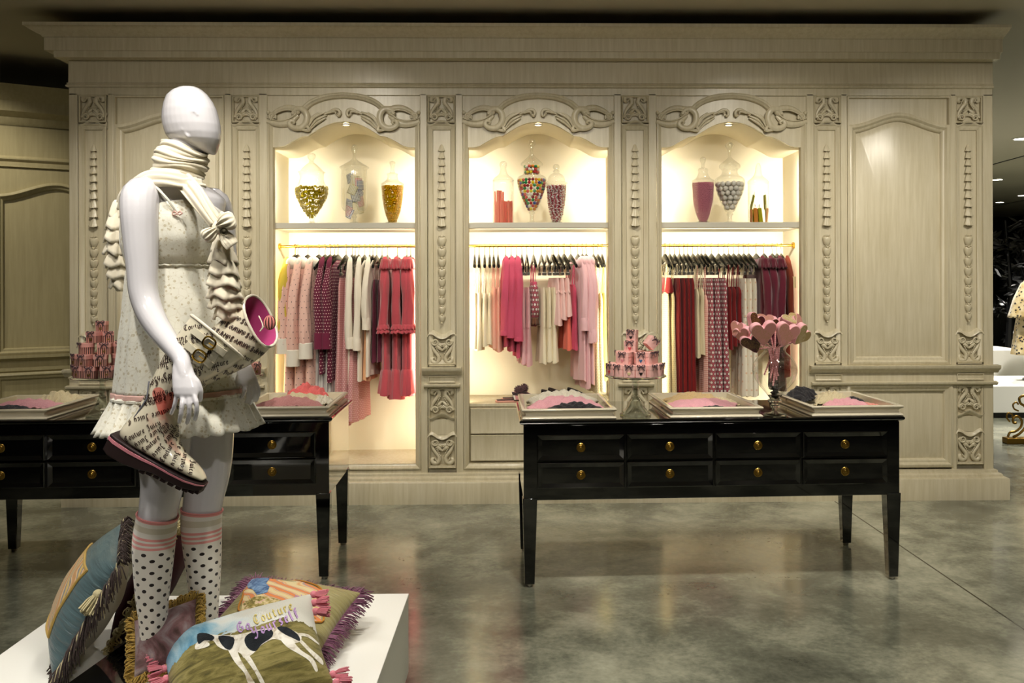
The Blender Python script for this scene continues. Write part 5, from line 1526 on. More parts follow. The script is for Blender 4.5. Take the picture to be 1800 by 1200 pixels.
m.loft(secs, cap=False); m.build('hem_ruffle', LACED, DRESS, solid=.002, angle=180)
m = MB(); m.loft([dring(y, amp=.022, k=22, ph=y*.002, tilt=False) for y in (683, 686, 690, 693)], cap=False)
for i in range(len(m.v)):
    c = mp(320, 688); d = Vector(m.v[i])-c; d.z = 0; m.v[i] = tuple(Vector(m.v[i])+d.normalized()*.004)
m.build('ribbon_band', fabric('pale_pink_ribbon', 'e0b4a8', rough=.5), DRESS, solid=.002, label='pale pink ribbon threaded above the hem ruffle')
m = MB(); pts = []
for i in range(120):
    th = 2*PI*i/120; cx, a, b = interp(DT, 690); pts.append(mp(cx, 694)+SD*((a+.006)*math.cos(th))+FD*((b+.006)*math.sin(th))+Vector((0, 0, .003*math.sin(60*th))))
m.tube(pts, .005, 5, loop=True); m.build('lace_trim', LACED, DRESS)
m = MB()
f0 = mp(304, 376)+FD*.098-SD*.075; 
m.tube(spline([mp(311, 374, -.11), mp(296, 352, -.125), mp(276, 330, -.12), mp(260, 316, -.095), mp(246, 318, -.05)], 4), .0035, 6); m.build('strap', LACED, DRESS)
m = MB(); m.tube(spline([mp(352, 376, -.06), mp(362, 350, -.01), mp(364, 334, .05)], 4), .0035, 6); m.build('strap', LACED, DRESS)
m = MB(); c = mp(312, 375, -.118)
for sx in (-1, 1): m.tube([c, c+Vector((sx*.008, -.003, .006)), c+Vector((sx*.014, -.002, 0)), c+Vector((sx*.007, -.003, -.004)), c], .0025, 6)
m.build('neckline_bow', fabric('pale_pink_ribbon', 'e0b4a8'), DRESS)

# scarf
WR = [(0, (327, 257, 35.5, .40)), (.5, (318.5, 282, 43, .24)), (1, (311, 309, 40, .20))]
secs = []
for j in range(49):
    t_ = j/48; cx, cy, hw, sl = interp(WR, t_); c = mp(cx, cy); H = hw/1650*2.75; o = []
    edge = min(1, t_*14, (1-t_)*14)**.5
    for i in range(48):
        th = 2*PI*i/48
        fold = .0034*math.sin(2*PI*3.6*t_+1.7*math.sin(th+.6)+.9*math.sin(2*th))+.0022*math.sin(2*PI*8*t_+2.4*math.sin(th+2))
        R = (H+fold)*(.93+.07*edge)
        x = R*math.cos(th)
        o.append((c.x+x, c.y+R*.98*math.sin(th), c.z-sl*x+.004*math.sin(3*th+6*t_)))
    secs.append(o)
SCARF = MB().loft(secs, cap=False).build('scarf', CREAMK, MAN, solid=.004, angle=180, label='cream knitted scarf wrapped round the neck with ruffled tails')
def strip(P, w, k, amp=.004, nrm=Vector((0, -1, 0)), n=6, wdir=None):
    """a folded band following P; width w, k folds across"""
    Q = [Vector(q) for q in spline(P, n)]; secs = []
    for i, p in enumerate(Q):
        d = (Q[min(i+1, len(Q)-1)]-Q[max(i-1, 0)]).normalized()
        s = d.cross(nrm if not callable(nrm) else nrm(i/(len(Q)-1))).normalized(); nn = s.cross(d)
        secs.append([p+s*(w*(u/14-.5))+nn*(amp*math.sin(k*2*PI*u/14+.8*math.sin(i*.3))-.018*(2*u/14-1)**2*(w/.07)) for u in range(15)])
    return MB().loft(secs, closed=False, cap=False)
strip([mp(349, 316, -.045), mp(325, 312, -.10), mp(290, 306, -.118), mp(258, 308, -.10), mp(232, 322, -.085), mp(214, 342, -.06), mp(207, 365, -.04)], .060, 3.5, .005, lambda t_: Vector((-.35*t_, -.75, .55))).build('shoulder_band', CREAMK, SCARF, solid=.004, angle=180)
for off in (0, 11):
    strip([mp(312+off, 312-off*.3, -.085), mp(333+off, 337-off*.3, -.125), mp(356+off*.8, 365, -.145), mp(378+off*.5, 392, -.150)], .034, 2, .004, Vector((.3, -.9, .1))).build('front_band', CREAMK, SCARF, solid=.004, angle=180)
def frill(c, rx, ry, h, k, seed, flare=1.5, tilt=0.0):
    rnd = random.Random(seed); ph = rnd.uniform(0, 6); secs = []
    for j in range(7):
        t_ = j/6; o = []
        for i in range(96):
            th = 2*PI*i/96
            s_ = math.sin(k*th+ph+.8*math.sin(2*th+ph)); w = .13*t_*math.copysign(abs(s_)**.7, s_)+.05*t_*math.sin(11*th+ph*2)
            f = lerp(.55, flare, t_**.6)*(1+w)
            o.append((c.x+rx*f*math.cos(th)+tilt*h*t_, c.y+ry*f*math.sin(th), c.z-h*t_**1.1+.006*t_*math.sin(k*th+ph+1.3)-.006*t_*math.cos(th-.6)))
        secs.append(o)
    return MB().loft(secs, cap=False)
for i, (px, py, rx) in enumerate(((391, 409, .020), (392, 428, .026), (393, 449, .030), (394, 470, .032), (395, 490, .032), (396, 508, .030), (398, 526, .024))):
    frill(mp(px, py, -.145), rx*1.12, rx*.85, .056, 4, i+3, 1.30).build('ruffle_tier', CREAMK, SCARF, solid=.003, angle=180)
for i, (px, py, rx) in enumerate(((209, 352, .018), (208, 370, .024), (208, 392, .027), (208, 414, .027), (209, 436, .026), (211, 456, .024), (213, 474, .020))):
    frill(mp(px, py, -.03), rx*1.05, rx*.9, .056, 4, i+33, 1.32, -.08).build('ruffle_tier', CREAMK, SCARF, solid=.003, angle=180)
# bow
bc = mp(385, 400, -.185)
def lobe(p0, p1, h, th, droop=0.0, pleats=5, end=.55):
    """a gathered loop of cloth puffing out from the knot at p0 towards p1"""
    A, B = mp(*p0), mp(*p1); ax = (B-A); L = ax.length; ax.normalize(); f = Vector((.3, -.93, .2)).normalized(); s = ax.cross(f).normalized(); f = s.cross(ax)
    secs = []
    for j in range(15):
        u = j/14; hh = h*(.22+.78*math.sin(PI*min(1, u*1.15)*.55)**1.2)*(1 if u < .8 else lerp(1, end, ((u-.8)/.2)**2)); tt = th*(.5+.5*math.sin(PI*min(1, u*1.02)))*(1 if u < .85 else lerp(1, .35, ((u-.85)/.15)**2))
        c = A+ax*(L*u)+Vector((0, 0, -droop*u*u))
        secs.append([c+s*(hh*math.cos(a)*(1+.04*math.cos(pleats*a)))+f*(tt*math.sin(a)*(1+.28*math.cos(pleats*2*a)*(1-.4*u))) for a in [2*PI*k/48 for k in range(48)]])
    return MB().loft(secs)
lobe((382, 399, -.19), (412, 383, -.205), .026, .020).build('bow_loop', CREAMK, SCARF, angle=180)
lobe((385, 400, -.19), (358, 420, -.205), .021, .018).build('bow_loop', CREAMK, SCARF, angle=180)
lobe((384, 401, -.185), (409, 428, -.20), .020, .008, .006, 7, .9).build('bow_tail', CREAMK, SCARF, angle=180)
lobe((384, 397, -.185), (396, 374, -.19), .013, .008, 0, 7, .9).build('bow_tail', CREAMK, SCARF, angle=180)
MB().sphere(mp(383, 400, -.195), .017, 14, 10, (.9, .8, 1.1)).build('bow_knot', CREAMK, SCARF)
m = MB(); m.lathe([(.0001, 0), (.010, 0), (.011, .002), (.010, .004), (.007, .003), (.0001, .005)], 18, mtx=Matrix.Translation(mp(394, 407, -.222)) @ Matrix.Rotation(PI/2, 4, 'X')); m.build('charm', mat('dark_bronze', '4a4534', .35, metal=.8), SCARF, label='small dark round charm')

# ------------------------------------------------------------------ blackletter lettering drawn with a broad nib
GL = {
 'u': (.62, [[(0,1),(0,.15),(.2,0),(.5,.18)], [(.5,1),(.5,.1),(.62,0)]]),
 'i': (.22, [[(0,1),(0,.12),(.13,0)], [(.0,1.32),(.08,1.28)]]),
 'c': (.5, [[(.42,.88),(.2,1),(0,.82),(0,.2),(.18,0),(.45,.15)]]),
 'y': (.62, [[(0,1),(0,.25),(.2,.08),(.5,.25)], [(.5,1),(.5,.05),(.15,-.45)]]),
 'o': (.55, [[(.25,1),(0,.8),(0,.2),(.25,0),(.5,.2),(.5,.8),(.25,1)]]),
 't': (.45, [[(.12,1.3),(.12,.2),(.28,0),(.42,.12)], [(-.05,1),(.36,1)]]),
 'r': (.45, [[(0,1),(0,0)], [(.0,.8),(.22,1),(.38,.86)]]),
 'e': (.5, [[(.02,.5),(.42,.66),(.38,.9),(.2,1),(0,.82),(0,.2),(.18,0),(.44,.15)]]),
 's': (.45, [[(.4,.85),(.2,1),(.02,.8),(.4,.3),(.22,0),(0,.12)]]),
 'l': (.25, [[(0,1.6),(0,.12),(.13,0)]]),
 'f': (.4, [[(.42,1.45),(.22,1.6),(.1,1.4),(.1,0)], [(-.05,1),(.35,1)]]),
 'J': (.75, [[(.05,1.45),(.3,1.6),(.65,1.5),(.5,1.2),(.5,.15),(.22,-.25),(0,-.05)], [(.25,1.1),(.5,.95)]]),
 'C': (.95, [[(.85,1.4),(.5,1.6),(.15,1.25),(.02,.75),(.2,.15),(.5,0),(.9,.25)], [(.5,1.35),(.42,.9),(.5,.4)]]),
 'G': (1.0, [[(.85,1.4),(.5,1.6),(.15,1.25),(.02,.75),(.2,.15),(.5,0),(.88,.25),(.85,.75),(.55,.7)], [(.5,1.3),(.42,.8)]]),
 'Y': (.95, [[(0,1.5),(.15,1.3),(.12,.85),(.4,.65),(.75,.9)], [(.85,1.55),(.72,1.2),(.72,.3),(.4,-.3),(.05,-.15)]]),
 ' ': (.4, []),
}
def nib_text(text, size, nib=.17, gap=.36):
    """yields small quads (4 points, text units scaled by size) and returns the advance"""
    x = 0; out = []
    a = math.radians(40); nx, ny = math.cos(a)*nib*.5, math.sin(a)*nib*.5
    for ch in text:
        w, strokes = GL[ch]
        for st in strokes:
            for (x0, y0), (x1, y1) in zip(st, st[1:]):
                L = math.hypot(x1-x0, y1-y0); n = max(1, int(L/.3))
                px, py = -(y1-y0)/L*nib*.12, (x1-x0)/L*nib*.12
                if nx*px+ny*py < 0: px, py = -px, -py
                ax, ay = nx+px, ny+py
                for k in range(n):
                    p = (x+lerp(x0, x1, k/n), lerp(y0, y1, k/n)); q = (x+lerp(x0, x1, (k+1)/n), lerp(y0, y1, (k+1)/n))
                    out.append([((p[0]-ax)*size, (p[1]-ay)*size), ((q[0]-ax)*size, (q[1]-ay)*size), ((q[0]+ax)*size, (q[1]+ay)*size), ((p[0]+ax)*size, (p[1]+ay)*size)])
        x += w+gap
    return out, x*size
def lettering(mb, surf, text, start, ang, size, flip=False, nib=.21, gap=.36):
    """surf maps a photo-plane point (px, py) to a point just proud of the surface, or None"""
    quads, adv = nib_text(text, size, nib, gap)
    ca, sa = math.cos(math.radians(ang)), math.sin(math.radians(ang))
    for q in quads:
        pts = []
        for x, y in q:
            if flip: x, y = adv-x, size*1.0-y
            X, Y = start[0]+x*ca-y*sa*1, start[1]-(x*sa+y*ca)
            p = surf(X, Y)
            if p is None: pts = None; break
            pts.append(p)
        if pts: mb.add(pts, [(0, 1, 2, 3)])

# ------------------------------------------------------------------ rain boots
BOOTC = mat('cream_rubber', 'd9d0b6', .22, coat=.3)
BROWN = mat('brown_rubber_sole', '231614', .6, spec=.25)
BPINK = mat('boot_pink_lining', 'c0447f', .5)
INK = mat('brown_ink', '35221f', .4)
BPIPE = mat('pale_rubber_binding', 'e4dcc6', .3)
STRAPM = mat('cream_strap_rubber', 'd3cbb2', .25, coat=.3)
def boot(label, secs, dy, tau, sole, dz=None):
    """secs: (back px, front px, half depth); a ring is tilted by tau so its near edge sits further down the shaft"""
    t = thing('rain_boot', label, 'boot', (0, 0, 0))
    rings = []
    S = []
    for k in range(len(secs)-1):
        for j in range(4):
            u = j/4
            g = lambda i: secs[min(max(i, 0), len(secs)-1)]
            flat_ = [tuple(s[0])+tuple(s[1])+(s[2],)+((s[3],) if len(s) > 3 else (dy,)) for s in (g(k-1), g(k), g(k+1), g(k+2))]
            S.append(tuple(.5*((2*b)+(-a+c)*u+(2*a-5*b+4*c-d)*u*u+(-a+3*b-3*c+d)*u**3) for a, b, c, d in zip(*flat_)))
    s = secs[-1]; S.append(tuple(s[0])+tuple(s[1])+(s[2],)+((s[3],) if len(s) > 3 else (dy,)))
    mids = [((mp(q[0], q[1], q[5])+mp(q[2], q[3], q[5]))/2) for q in S]
    def ring_at(i, grow=0.0, shift=0.0):
        q = S[i]; b = mp(q[0], q[1], q[5]); f = mp(q[2], q[3], q[5]); c = (b+f)/2; L = (f-b)/2
        ax = (mids[max(i-1, 0)]-mids[min(i+1, len(mids)-1)]).normalized()
        W = (Vector((0, math.cos(tau), 0))+ax*math.sin(tau)*max(0, 1-i/9))*(q[4]+grow)
        L = L*(1+grow/max(L.length, .01))
        o = []
        for k in range(36):
            a = 2*PI*k/36; o.append(c+ax*shift+L*math.copysign(abs(math.cos(a))**.85, math.cos(a))+W*math.copysign(abs(math.sin(a))**.85, math.sin(a)))
        return o
    up = MB().loft([ring_at(i) for i in range(len(S))], cap=False)
    n = len(up.v); up.add([mids[-1]], [])
    last = (len(S)-1)*36
    up.f += [(last+k, last+(k+1) % 36, n) for k in range(36)]
    bo = up.build('upper', BOOTC, t, angle=180)
    m = MB().loft([ring_at(i, -.004) for i in range(0, 9)]); m.f.pop(-2) ; m.uv = {}
    m.build('lining', BPINK, t, angle=180)
    MB().tube(ring_at(0), .0042, 8, loop=True).build('top_binding', BPIPE, t)
    bvh = BVHTree.FromPolygons([Vector(v) for v in up.v], [tuple(f) for f in up.f])
    return t, bo, bvh, ring_at
B1 = [((337, 555), (427, 629), .052), ((314, 587), (404, 646), .056), ((293, 620), (366, 668), .056), ((274, 657), (333, 692), .050), ((258, 692), (317, 722), .045), ((238, 724), (313, 746), .044), ((213, 756), (314, 770), .043), ((222, 774), (320, 786), .043), ((262, 797), (328, 800), .044), ((300, 817), (341, 813), .045), ((334, 834), (354, 829), .038), ((354, 844), (362, 841), .018)]
DY1 = -.262
bt, bo, bvh1, ring1 = boot('big cream rain boot printed with brown script, sole down, held under the near arm', B1, DY1, -.30, None)
# sole, heel, stripe
SL = [((203, 759), 30, .030), ((214, 766), 33, .038), ((240, 783), 31, .040), ((262, 797), 26, .037), ((285, 809), 19, .040), ((310, 822), 18, .046), ((336, 836), 17, .044), ((354, 845), 15, .030), ((363, 849), 12, .014)]
nx_, ny_ = -.46, .888
def sole_loft(o0, o1, grow):
    secs = []
    for (x, y), th, hd in SL:
        a0 = th*o0 if o0 <= 1 else th; a1 = th*o1
        p0 = mp(x+nx_*a0, y+ny_*a0, DY1); p1 = mp(x+nx_*a1, y+ny_*a1, DY1)
        h = Vector((0, hd+grow, 0))
        secs.append([p0-h, p0+h, p1+h*.97, p1-h*.97])
    return MB().loft(secs)
so = sole_loft(-.05, 1.0, .003).build('sole', BROWN, bt, bevel=.003, label='thick dark brown rubber sole')
sole_loft(.12, .30, .0048).build('welt_stripe', mat('pink_rubber_stripe', 'd98a93', .35), bt, label='pink stripe round the sole')
m = MB()
for k in range(9):
    u = .42+k*.062; i = u*(len(SL)-1); j = int(i); fr = i-j
    (x0, y0), t0, h0 = SL[j]; (x1, y1), t1, h1 = SL[min(j+1, len(SL)-1)]
    x, y, th, hd = lerp(x0, x1, fr), lerp(y0, y1, fr), lerp(t0, t1, fr), lerp(h0, h1, fr)
    c = mp(x+nx_*(th+1.5), y+ny_*(th+1.5), DY1); st = len(m.v)
    m.box(-.0075, .0075, -hd*.95, hd*.95, -.006, .006); m.xf(Matrix.Translation(c) @ Matrix.Rotation(math.radians(28), 4, 'Y'), st)
m.build('sole_lugs', BROWN, bt, bevel=.001)
def surf_of(bvh, Yp, eps=.0010, nymax=-.12):
    def f(x, y):
        P = at(x, y, Yp); d = (P-CAM_POS).normalized()
        h = bvh.ray_cast(CAM_POS, d)
        if h[0] is None: return None
        nn = h[1] if h[1].dot(d) < 0 else -h[1]
        if nn.dot(d) > -.10: return None
        return h[0]+nn*eps
    return f
s1 = surf_of(bvh1, YM+DY1)
m = MB()
W = 'Juicy Couture '*3
for k in range(12):
    y = 582+k*13.2; ang = lerp(9, 16, k/11)
    lettering(m, s1, W, (170+(k*37) % 60-30, y+28), ang, 6.1, k % 2 == 1)
for k, (x, y, a) in enumerate(((222, 777, 27), (238, 787, 34), (254, 796, 42), (271, 805, 51), (288, 813, 61), (305, 821, 70), (321, 829, 77), (337, 837, 82))):
    lettering(m, s1, 'Couture Juicy', (x, y-1), a, 5.9, k % 2 == 1)
m.build('printed_lettering', INK, bt, smooth=False, recalc=False, solid=.0004, label='brown blackletter words reading Juicy Couture')
# straps and buckles
def band_on(surf, P, w, lift=.004, n=6):
    Q = spline(P, n); secs = []
    for i, q in enumerate(Q):
        a = Q[max(i-1, 0)]; b = Q[min(i+1, len(Q)-1)]; L = math.hypot(b[0]-a[0], b[1]-a[1]); px, py = -(b[1]-a[1])/L*w/2, (b[0]-a[0])/L*w/2
        A = surf(q[0]-px, q[1]-py); B = surf(q[0]+px, q[1]+py)
        if A is None or B is None: continue
        up = Vector((0, -lift, 0)); secs.append([A+up*.2, B+up*.2, B+up, A+up])
    return MB().loft(secs)
def buckle(c, r, ang):
    m = MB(); pts = []
    for k in range(28):
        a = 2*PI*k/28; x = r*1.15*math.copysign(abs(math.cos(a))**.7, math.cos(a)); y = r*math.copysign(abs(math.sin(a))**.7, math.sin(a))
        pts.append(c+Vector((x*math.cos(ang)+y*math.sin(ang), -.004, -x*math.sin(ang)+y*math.cos(ang))))
    m.tube(pts, .0026, 8, loop=True)
    m.tube([c+Vector((0, -.005, 0)), c+Vector((r*1.1*math.cos(ang), -.006, -r*1.1*math.sin(ang)))], .0018, 6)
    return m
for (a, b, c_) in (((339, 579), (369, 602), (397, 622)), ((328, 604), (352, 625), (374, 643))):
    st = band_on(s1, [a, ((a[0]+b[0])/2, (a[1]+b[1])/2), b, c_], 12, .006).build('strap', STRAPM, bt)
    q = s1(b[0]+1, b[1]); buckle(q+Vector((0, -.006, 0)), .014, .6).build('buckle', GOLD, st, label='gold oval buckle')
band_on(s1, [(372, 592), (360, 612), (345, 640)], 15, .003).build('strap_keeper', STRAPM, bt)
band_on(s1, [(390, 606), (377, 625), (362, 652)], 13, .0025).build('strap_keeper', STRAPM, bt)
m = MB(); hp = heart2d(.038); q = mp(289, 705, DY1-.062); m.prism(hp, -.0008, .0008)
tt = NT('pink_clear_plastic'); tr = tt.n('BsdfTransparent'); tr.inputs[0].default_value = (1, .62, .62, 1); tt.t.links.new(tr.outputs[0], tt.t.nodes['Material Output'].inputs[0])
o = m.build('hang_tag', tt.m, bt, label='clear pink heart tag'); o.location = q; o.rotation_euler = (.1, .3, -.15)
MB().tube([mp(262, 670, DY1-.035), mp(258, 700, DY1-.04), mp(240, 728, DY1-.03), mp(222, 752, DY1-.02)], .0022, 6).build('back_seam', mat('grey_seam_strip', '7b7d86', .2), bt)

B2 = [((437, 521), (479, 607), .052, -.115), ((409, 547), (450, 634), .054, -.12), ((380, 571), (420, 651), .050, -.125), ((352, 597), (389, 665), .042, -.13), ((327, 620), (366, 676), .036, -.13), ((303, 646), (350, 690), .034, -.13), ((290, 684), (338, 708), .034, -.13), ((286, 720), (325, 730), .032, -.13), ((292, 748), (308, 750), .016, -.13)]
b2, bo2, bvh2, ring2 = boot('second cream script-printed boot showing its pink lining at the far hand', B2, -.12, .42, None)
s2 = surf_of(bvh2, YM-.12)
m = MB()
for k in range(15):
    lettering(m, s2, W, (352+(k*29) % 50-50, 505+k*12.2), -27, 5.4, k % 2 == 1)
m.build('printed_lettering', INK, b2, smooth=False, recalc=False, solid=.0004, label='brown blackletter words reading Juicy Couture')
m = MB(); q = mp(474, 567, -.16); m.sphere(q, .017, 14, 10, (1.0, .35, 1.2)); o = m.build('hang_tag', fabric('striped_pink_tag', 'e08a80', pat=stripes('e0887f', '3b2a26', .009, .4, 0), rough=.4), b2, label='pink striped oval tag')
m = MB(); m.tube(spline([mp(455, 555, -.13), mp(462, 572, -.15), mp(457, 582, -.15), mp(466, 572, -.158), mp(472, 570, -.158)], 4), .0016, 5); m.build('tag_cord', BPIPE, b2)
# ------------------------------------------------------------------ cushions on the platform
def tass_mat(n, c): return fabric(n, c, bump=.6, scale=200)
ROSE_T = tass_mat('rose_tassel_yarn', 'd98490')
def cushion(label, c, v, n0, su, sv, h, front, back, pinch=.06, edge=0):
    v = Vector(v).normalized(); n = Vector(n0); n = (n-v*n.dot(v)).normalized(); u = v.cross(n).normalized()
    c = Vector(c)-u*(su*edge)
    t = thing('cushion', label, 'cushion', c, 0, 'tapestry cushions on the platform')
    M = Matrix((u, v, n)).transposed().to_4x4(); M.translation = Vector(c); t.matrix_world = M
    def S(a, b, sgn=1, lift=0.0):
        k = max(0.0, (1-abs(a)**2.4))*max(0.0, (1-abs(b)**2.4))
        z = h*k**.55
        z *= 1+.05*noise.noise(Vector((a*2.5+c[0]*9, b*2.5, sgn*3)))
        return Vector((su*a*(1-pinch*(1-b*b)), sv*b*(1-pinch*(1-a*a)), sgn*z+lift))
    for sgn, m, nm in ((1, front, 'front_cover'), (-1, back, 'back_cover')):
        q = MB(); N = 32
        f = lambda x: math.sin((x-.5)*PI)*1.0
        q.grid(lambda a, b: S(f(a), f(b), sgn), N, N)
        for k in q.uv: q.uv[k] = [((2*p[0]-1)*su, (2*p[1]-1)*sv) for p in q.uv[k]]
        q.build(nm, m, t, angle=180)
    return t, S, M
def edge_pts(S, n):
    out = []
    for i in range(n):
        s = 4*i/n; k = int(s); f = 2*(s-k)-1
        a, b = ((f, -1), (1, f), (-f, 1), (-1, -f))[k]
        p = S(a, b); d = Vector((a if abs(a) == 1 else a*.3, b if abs(b) == 1 else b*.3, 0)).normalized()
        out.append((p, d, k))
    return out
def fringe(t, S, m, n, L, M, seed=0, loops=False, sides=(0, 1, 2, 3), r=.0016, name='fringe', lab=None, droop=.5):
    rnd = random.Random(seed); mb = MB(); g = M.to_3x3().inverted() @ Vector((0, 0, -1))
    for p, d, k in edge_pts(S, n):
        if k not in sides: continue
        l = L*rnd.uniform(.8, 1.15); j = Vector((rnd.gauss(0, .18), rnd.gauss(0, .18), rnd.gauss(0, .25)))
        if loops:
            e = (d+j).normalized(); s = e.cross(Vector((rnd.gauss(0,1), rnd.gauss(0,1), rnd.gauss(0,1)))).normalized()*.010
            mb.tube(spline([p, p+e*l*.6+s, p+e*l, p+e*l*.6-s, p+e*.002], 3), r, 4)
        else:
            e = (d+j*.7).normalized()
            mb.tube([p-d*.004, p+e*l*.5+g*l*.12*droop, p+e*l*.9+g*l*.55*droop], [r*1.2, r, r*.7], 4)
    o = mb.build(name, m, t, recalc=False, angle=180)
    if lab: o['label'] = lab
    return o
def welt(t, S, m, r=.005, name='piping'):
    MB().tube([p for p, d, k in edge_pts(S, 96)], r, 6, loop=True).build(name, m, t)
def tassel(t, p, d, m, s=1.0, seed=0):
    d = Vector(d).normalized(); rnd = random.Random(seed); mb = MB(); u = d.orthogonal().normalized(); v = d.cross(u)
    mb.sphere(p, .009*s, 10, 8)
    for k in range(34):
        a = rnd.uniform(0, 2*PI); q = (u*math.cos(a)+v*math.sin(a)); f = rnd.uniform(.4, 1)
        mb.tube([p+q*.003*s, p+d*.014*s+q*.011*s*f, p+d*rnd.uniform(.030, .036)*s+q*.014*s*f], .0017*s, 4)
    mb.build('tassel', m, t, recalc=False)
def px_to_uv(M, px, py):
    inv = M.inverted(); o = inv @ CAM_POS; d = inv.to_3x3() @ (at(px, py, 0)-CAM_POS)
    return o, d
def on_cushion(S, M, su, sv, h, lift=.0012, pinch=.06):
    """photo-plane point -> point on the cushion's front cover (cushion space)"""
    def f(px, py):
        o, d = px_to_uv(M, px, py); z = h*.7
        for _ in range(8):
            k = (z-o.z)/d.z; x, y = o.x+d.x*k, o.y+d.y*k
            a, b = x/su, y/sv
            for __ in range(3): a, b = x/(su*(1-pinch*(1-min(1, b*b)))), y/(sv*(1-pinch*(1-min(1, a*a))))
            if abs(a) > .995 or abs(b) > .995: return None
            z = S(a, b).z
        p = S(a, b)
        e = .02; n = (S(min(a+e, 1), b)-S(a-e, b)).cross(S(a, min(b+e, 1))-S(a, b-e)).normalized()
        return p+n*lift
    return f
def motif(mb, f, poly, step=5):
    """fill a photo-plane polygon with small cells laid on the cover"""
    bm = bmesh.new(); vs = [bm.verts.new((x, y, 0)) for x, y in poly]
    fc = bm.faces.new(vs); bmesh.ops.triangulate(bm, faces=[fc])
    for _ in range(4):
        long = [e for e in bm.edges if e.calc_length() > step]
        if not long: break
        bmesh.ops.subdivide_edges(bm, edges=long, cuts=1); bmesh.ops.triangulate(bm, faces=bm.faces[:])
    bm.verts.ensure_lookup_table(); bm.verts.index_update()
    P = [f(v.co.x, v.co.y) for v in bm.verts]
    for q in bm.faces:
        ids = [v.index for v in q.verts]
        if all(P[i] is not None for i in ids): mb.add([P[i] for i in ids], [tuple(range(len(ids)))])
    bm.free()
def satin(name, c, c2, sc=(60, 6, 6)):
    t = NT(name); v = t.coord('Object', sc); nz = t.noise(v, 1.0, 3, .5, .4)
    t.p(color=t.mix(nz, lin(c2), lin(c)), rough=.35, sheen=.2); t.bump(nz, .7, .012); MATS[name] = t.m
    return t.m
def tapestry(name, stops, scale=7, dist=2.0, sc=(1, 1, 1), wave=None):
    t = NT(name); v = t.coord('Object', sc)
    f = t.noise(v, scale, 4, .55, dist)
    if wave:
        wv = t.n('TexWave', {'Scale': wave, 'Distortion': 5.0, 'Detail': 1.5, 'Detail Scale': 1.0}, bands_direction='DIAGONAL'); t.set(wv.inputs['Vector'], v); f = wv.outputs[0]
    c = t.ramp(f, stops)
    t.p(color=c, rough=.9, sheen=.15, spec=.15); t.bump(t.noise(t.coord('Object'), 420, 2), .5, .003); MATS[name] = t.m
    return t.m
LINEN = fabric('natural_linen_back', 'c9c4b2')
# 1 teal satin cushion with a feather tapestry, standing on edge at the left
v1 = (.47, .10, .87); h1 = .085
c1 = at(150, 1092, -3.70)
t, S, M = cushion('teal satin cushion with feather tapestry panel and dark fringe, standing at the platform edge', c1, v1, (-.86, -.36, .36), .195, .18, h1, satin('teal_satin', '5a7276', '2f4347', (8, 70, 8)), LINEN, edge=1)
FEA = tapestry('feather_tapestry', [(.15, 'b98a54'), (.35, 'd8a777'), (.5, 'cfc2a0'), (.65, '8a7a66'), (.8, '5d6a84'), (.95, 'c9aa62')], wave=9)
m = MB(); m.grid(lambda a, b: S(-.62+1.24*a, -.62+1.24*b, 1, .002), 20, 20); m.build('tapestry_panel', FEA, t, angle=180)
m = MB(); m.tube([S(a, b, 1, .003) for a, b in [(-.62+1.24*i/12, -.62) for i in range(12)]+[(.62, -.62+1.24*i/12) for i in range(12)]+[(.62-1.24*i/12, .62) for i in range(12)]+[(-.62, .62-1.24*i/12) for i in range(12)]], .0045, 6, loop=True); m.build('gold_braid', fabric('gold_braid', 'b2924a'), t)
fringe(t, S, fabric('brown_fringe', '3d302c', bump=.5), 900, .062, M, 1, r=.0021, droop=1.3)
fringe(t, S, fabric('cream_fringe', 'c5b98f', bump=.5), 300, .050, M, 2, name='inner_fringe', droop=1.4)
p = S(1, .45); tassel(t, p+Vector((.004, 0, .006)), Vector((.6, -1, .2)), fabric('cream_fringe', 'c5b98f'), 1.7, 3)
# 2 burgundy velvet cushion with cream looped fringe behind the legs
t, S, M = cushion('burgundy velvet cushion with cream looped fringe, leaning behind the mannequin legs', at(248, 1042, -3.46), (.47, .10, .87), (.95, .12, -.34), .19, .20, .07, fabric('burgundy_velvet', '4a1522', sheen=.03), fabric('burgundy_velvet', '4a1522'), edge=-1)
fringe(t, S, fabric('cream_loop_yarn', 'd9cb97', bump=.4), 640, .034, M, 5, loops=True, r=.0022, name='loop_fringe')
for k in range(3): tassel(t, S(-.3+.35*k, -1)+Vector((0, -.01, .0)), Vector((.1, -1, .2)), ROSE_T, 1.5, k)
# 3 peacock cushion with mauve fringe
c3 = at(492, 1090, -3.45)
PB = satin('sage_satin', 'b1a772', '7c7448', (6, 60, 6))
t, S, M = cushion('sage satin cushion with peacock tapestry and mauve fringe, lying at the back right', c3, (.20, .93, .24), (.02, -.26, .96), .195, .20, .075, PB, LINEN)
f3 = on_cushion(S, M, .195, .20, .075)
PEA = tapestry('peacock_tapestry', [(.2, 'd8c79a'), (.4, 'd59a62'), (.55, 'e0c69a'), (.7, 'a08a90'), (.85, 'd9864f')], wave=11, sc=(.5, 1.4, 1))
m = MB(); motif(m, f3, [(432, 1016), (470, 1012), (530, 1022), (564, 1036), (564, 1094), (500, 1082), (424, 1077)], 6); m.build('tapestry_panel', PEA, t, smooth=True, angle=180, recalc=False)
f3b = on_cushion(S, M, .195, .20, .075, .0024)
m = MB(); motif(m, f3b, [(434, 1018), (452, 1014), (474, 1017), (468, 1026), (456, 1024), (460, 1036), (474, 1032), (470, 1042), (452, 1046), (444, 1036), (436, 1034)], 4); m.build('bird_motif', tapestry('peacock_blue', [(.35, '2f4a78'), (.55, '6c8db4'), (.75, '9fb0bf')], 22), t, recalc=False, angle=180)
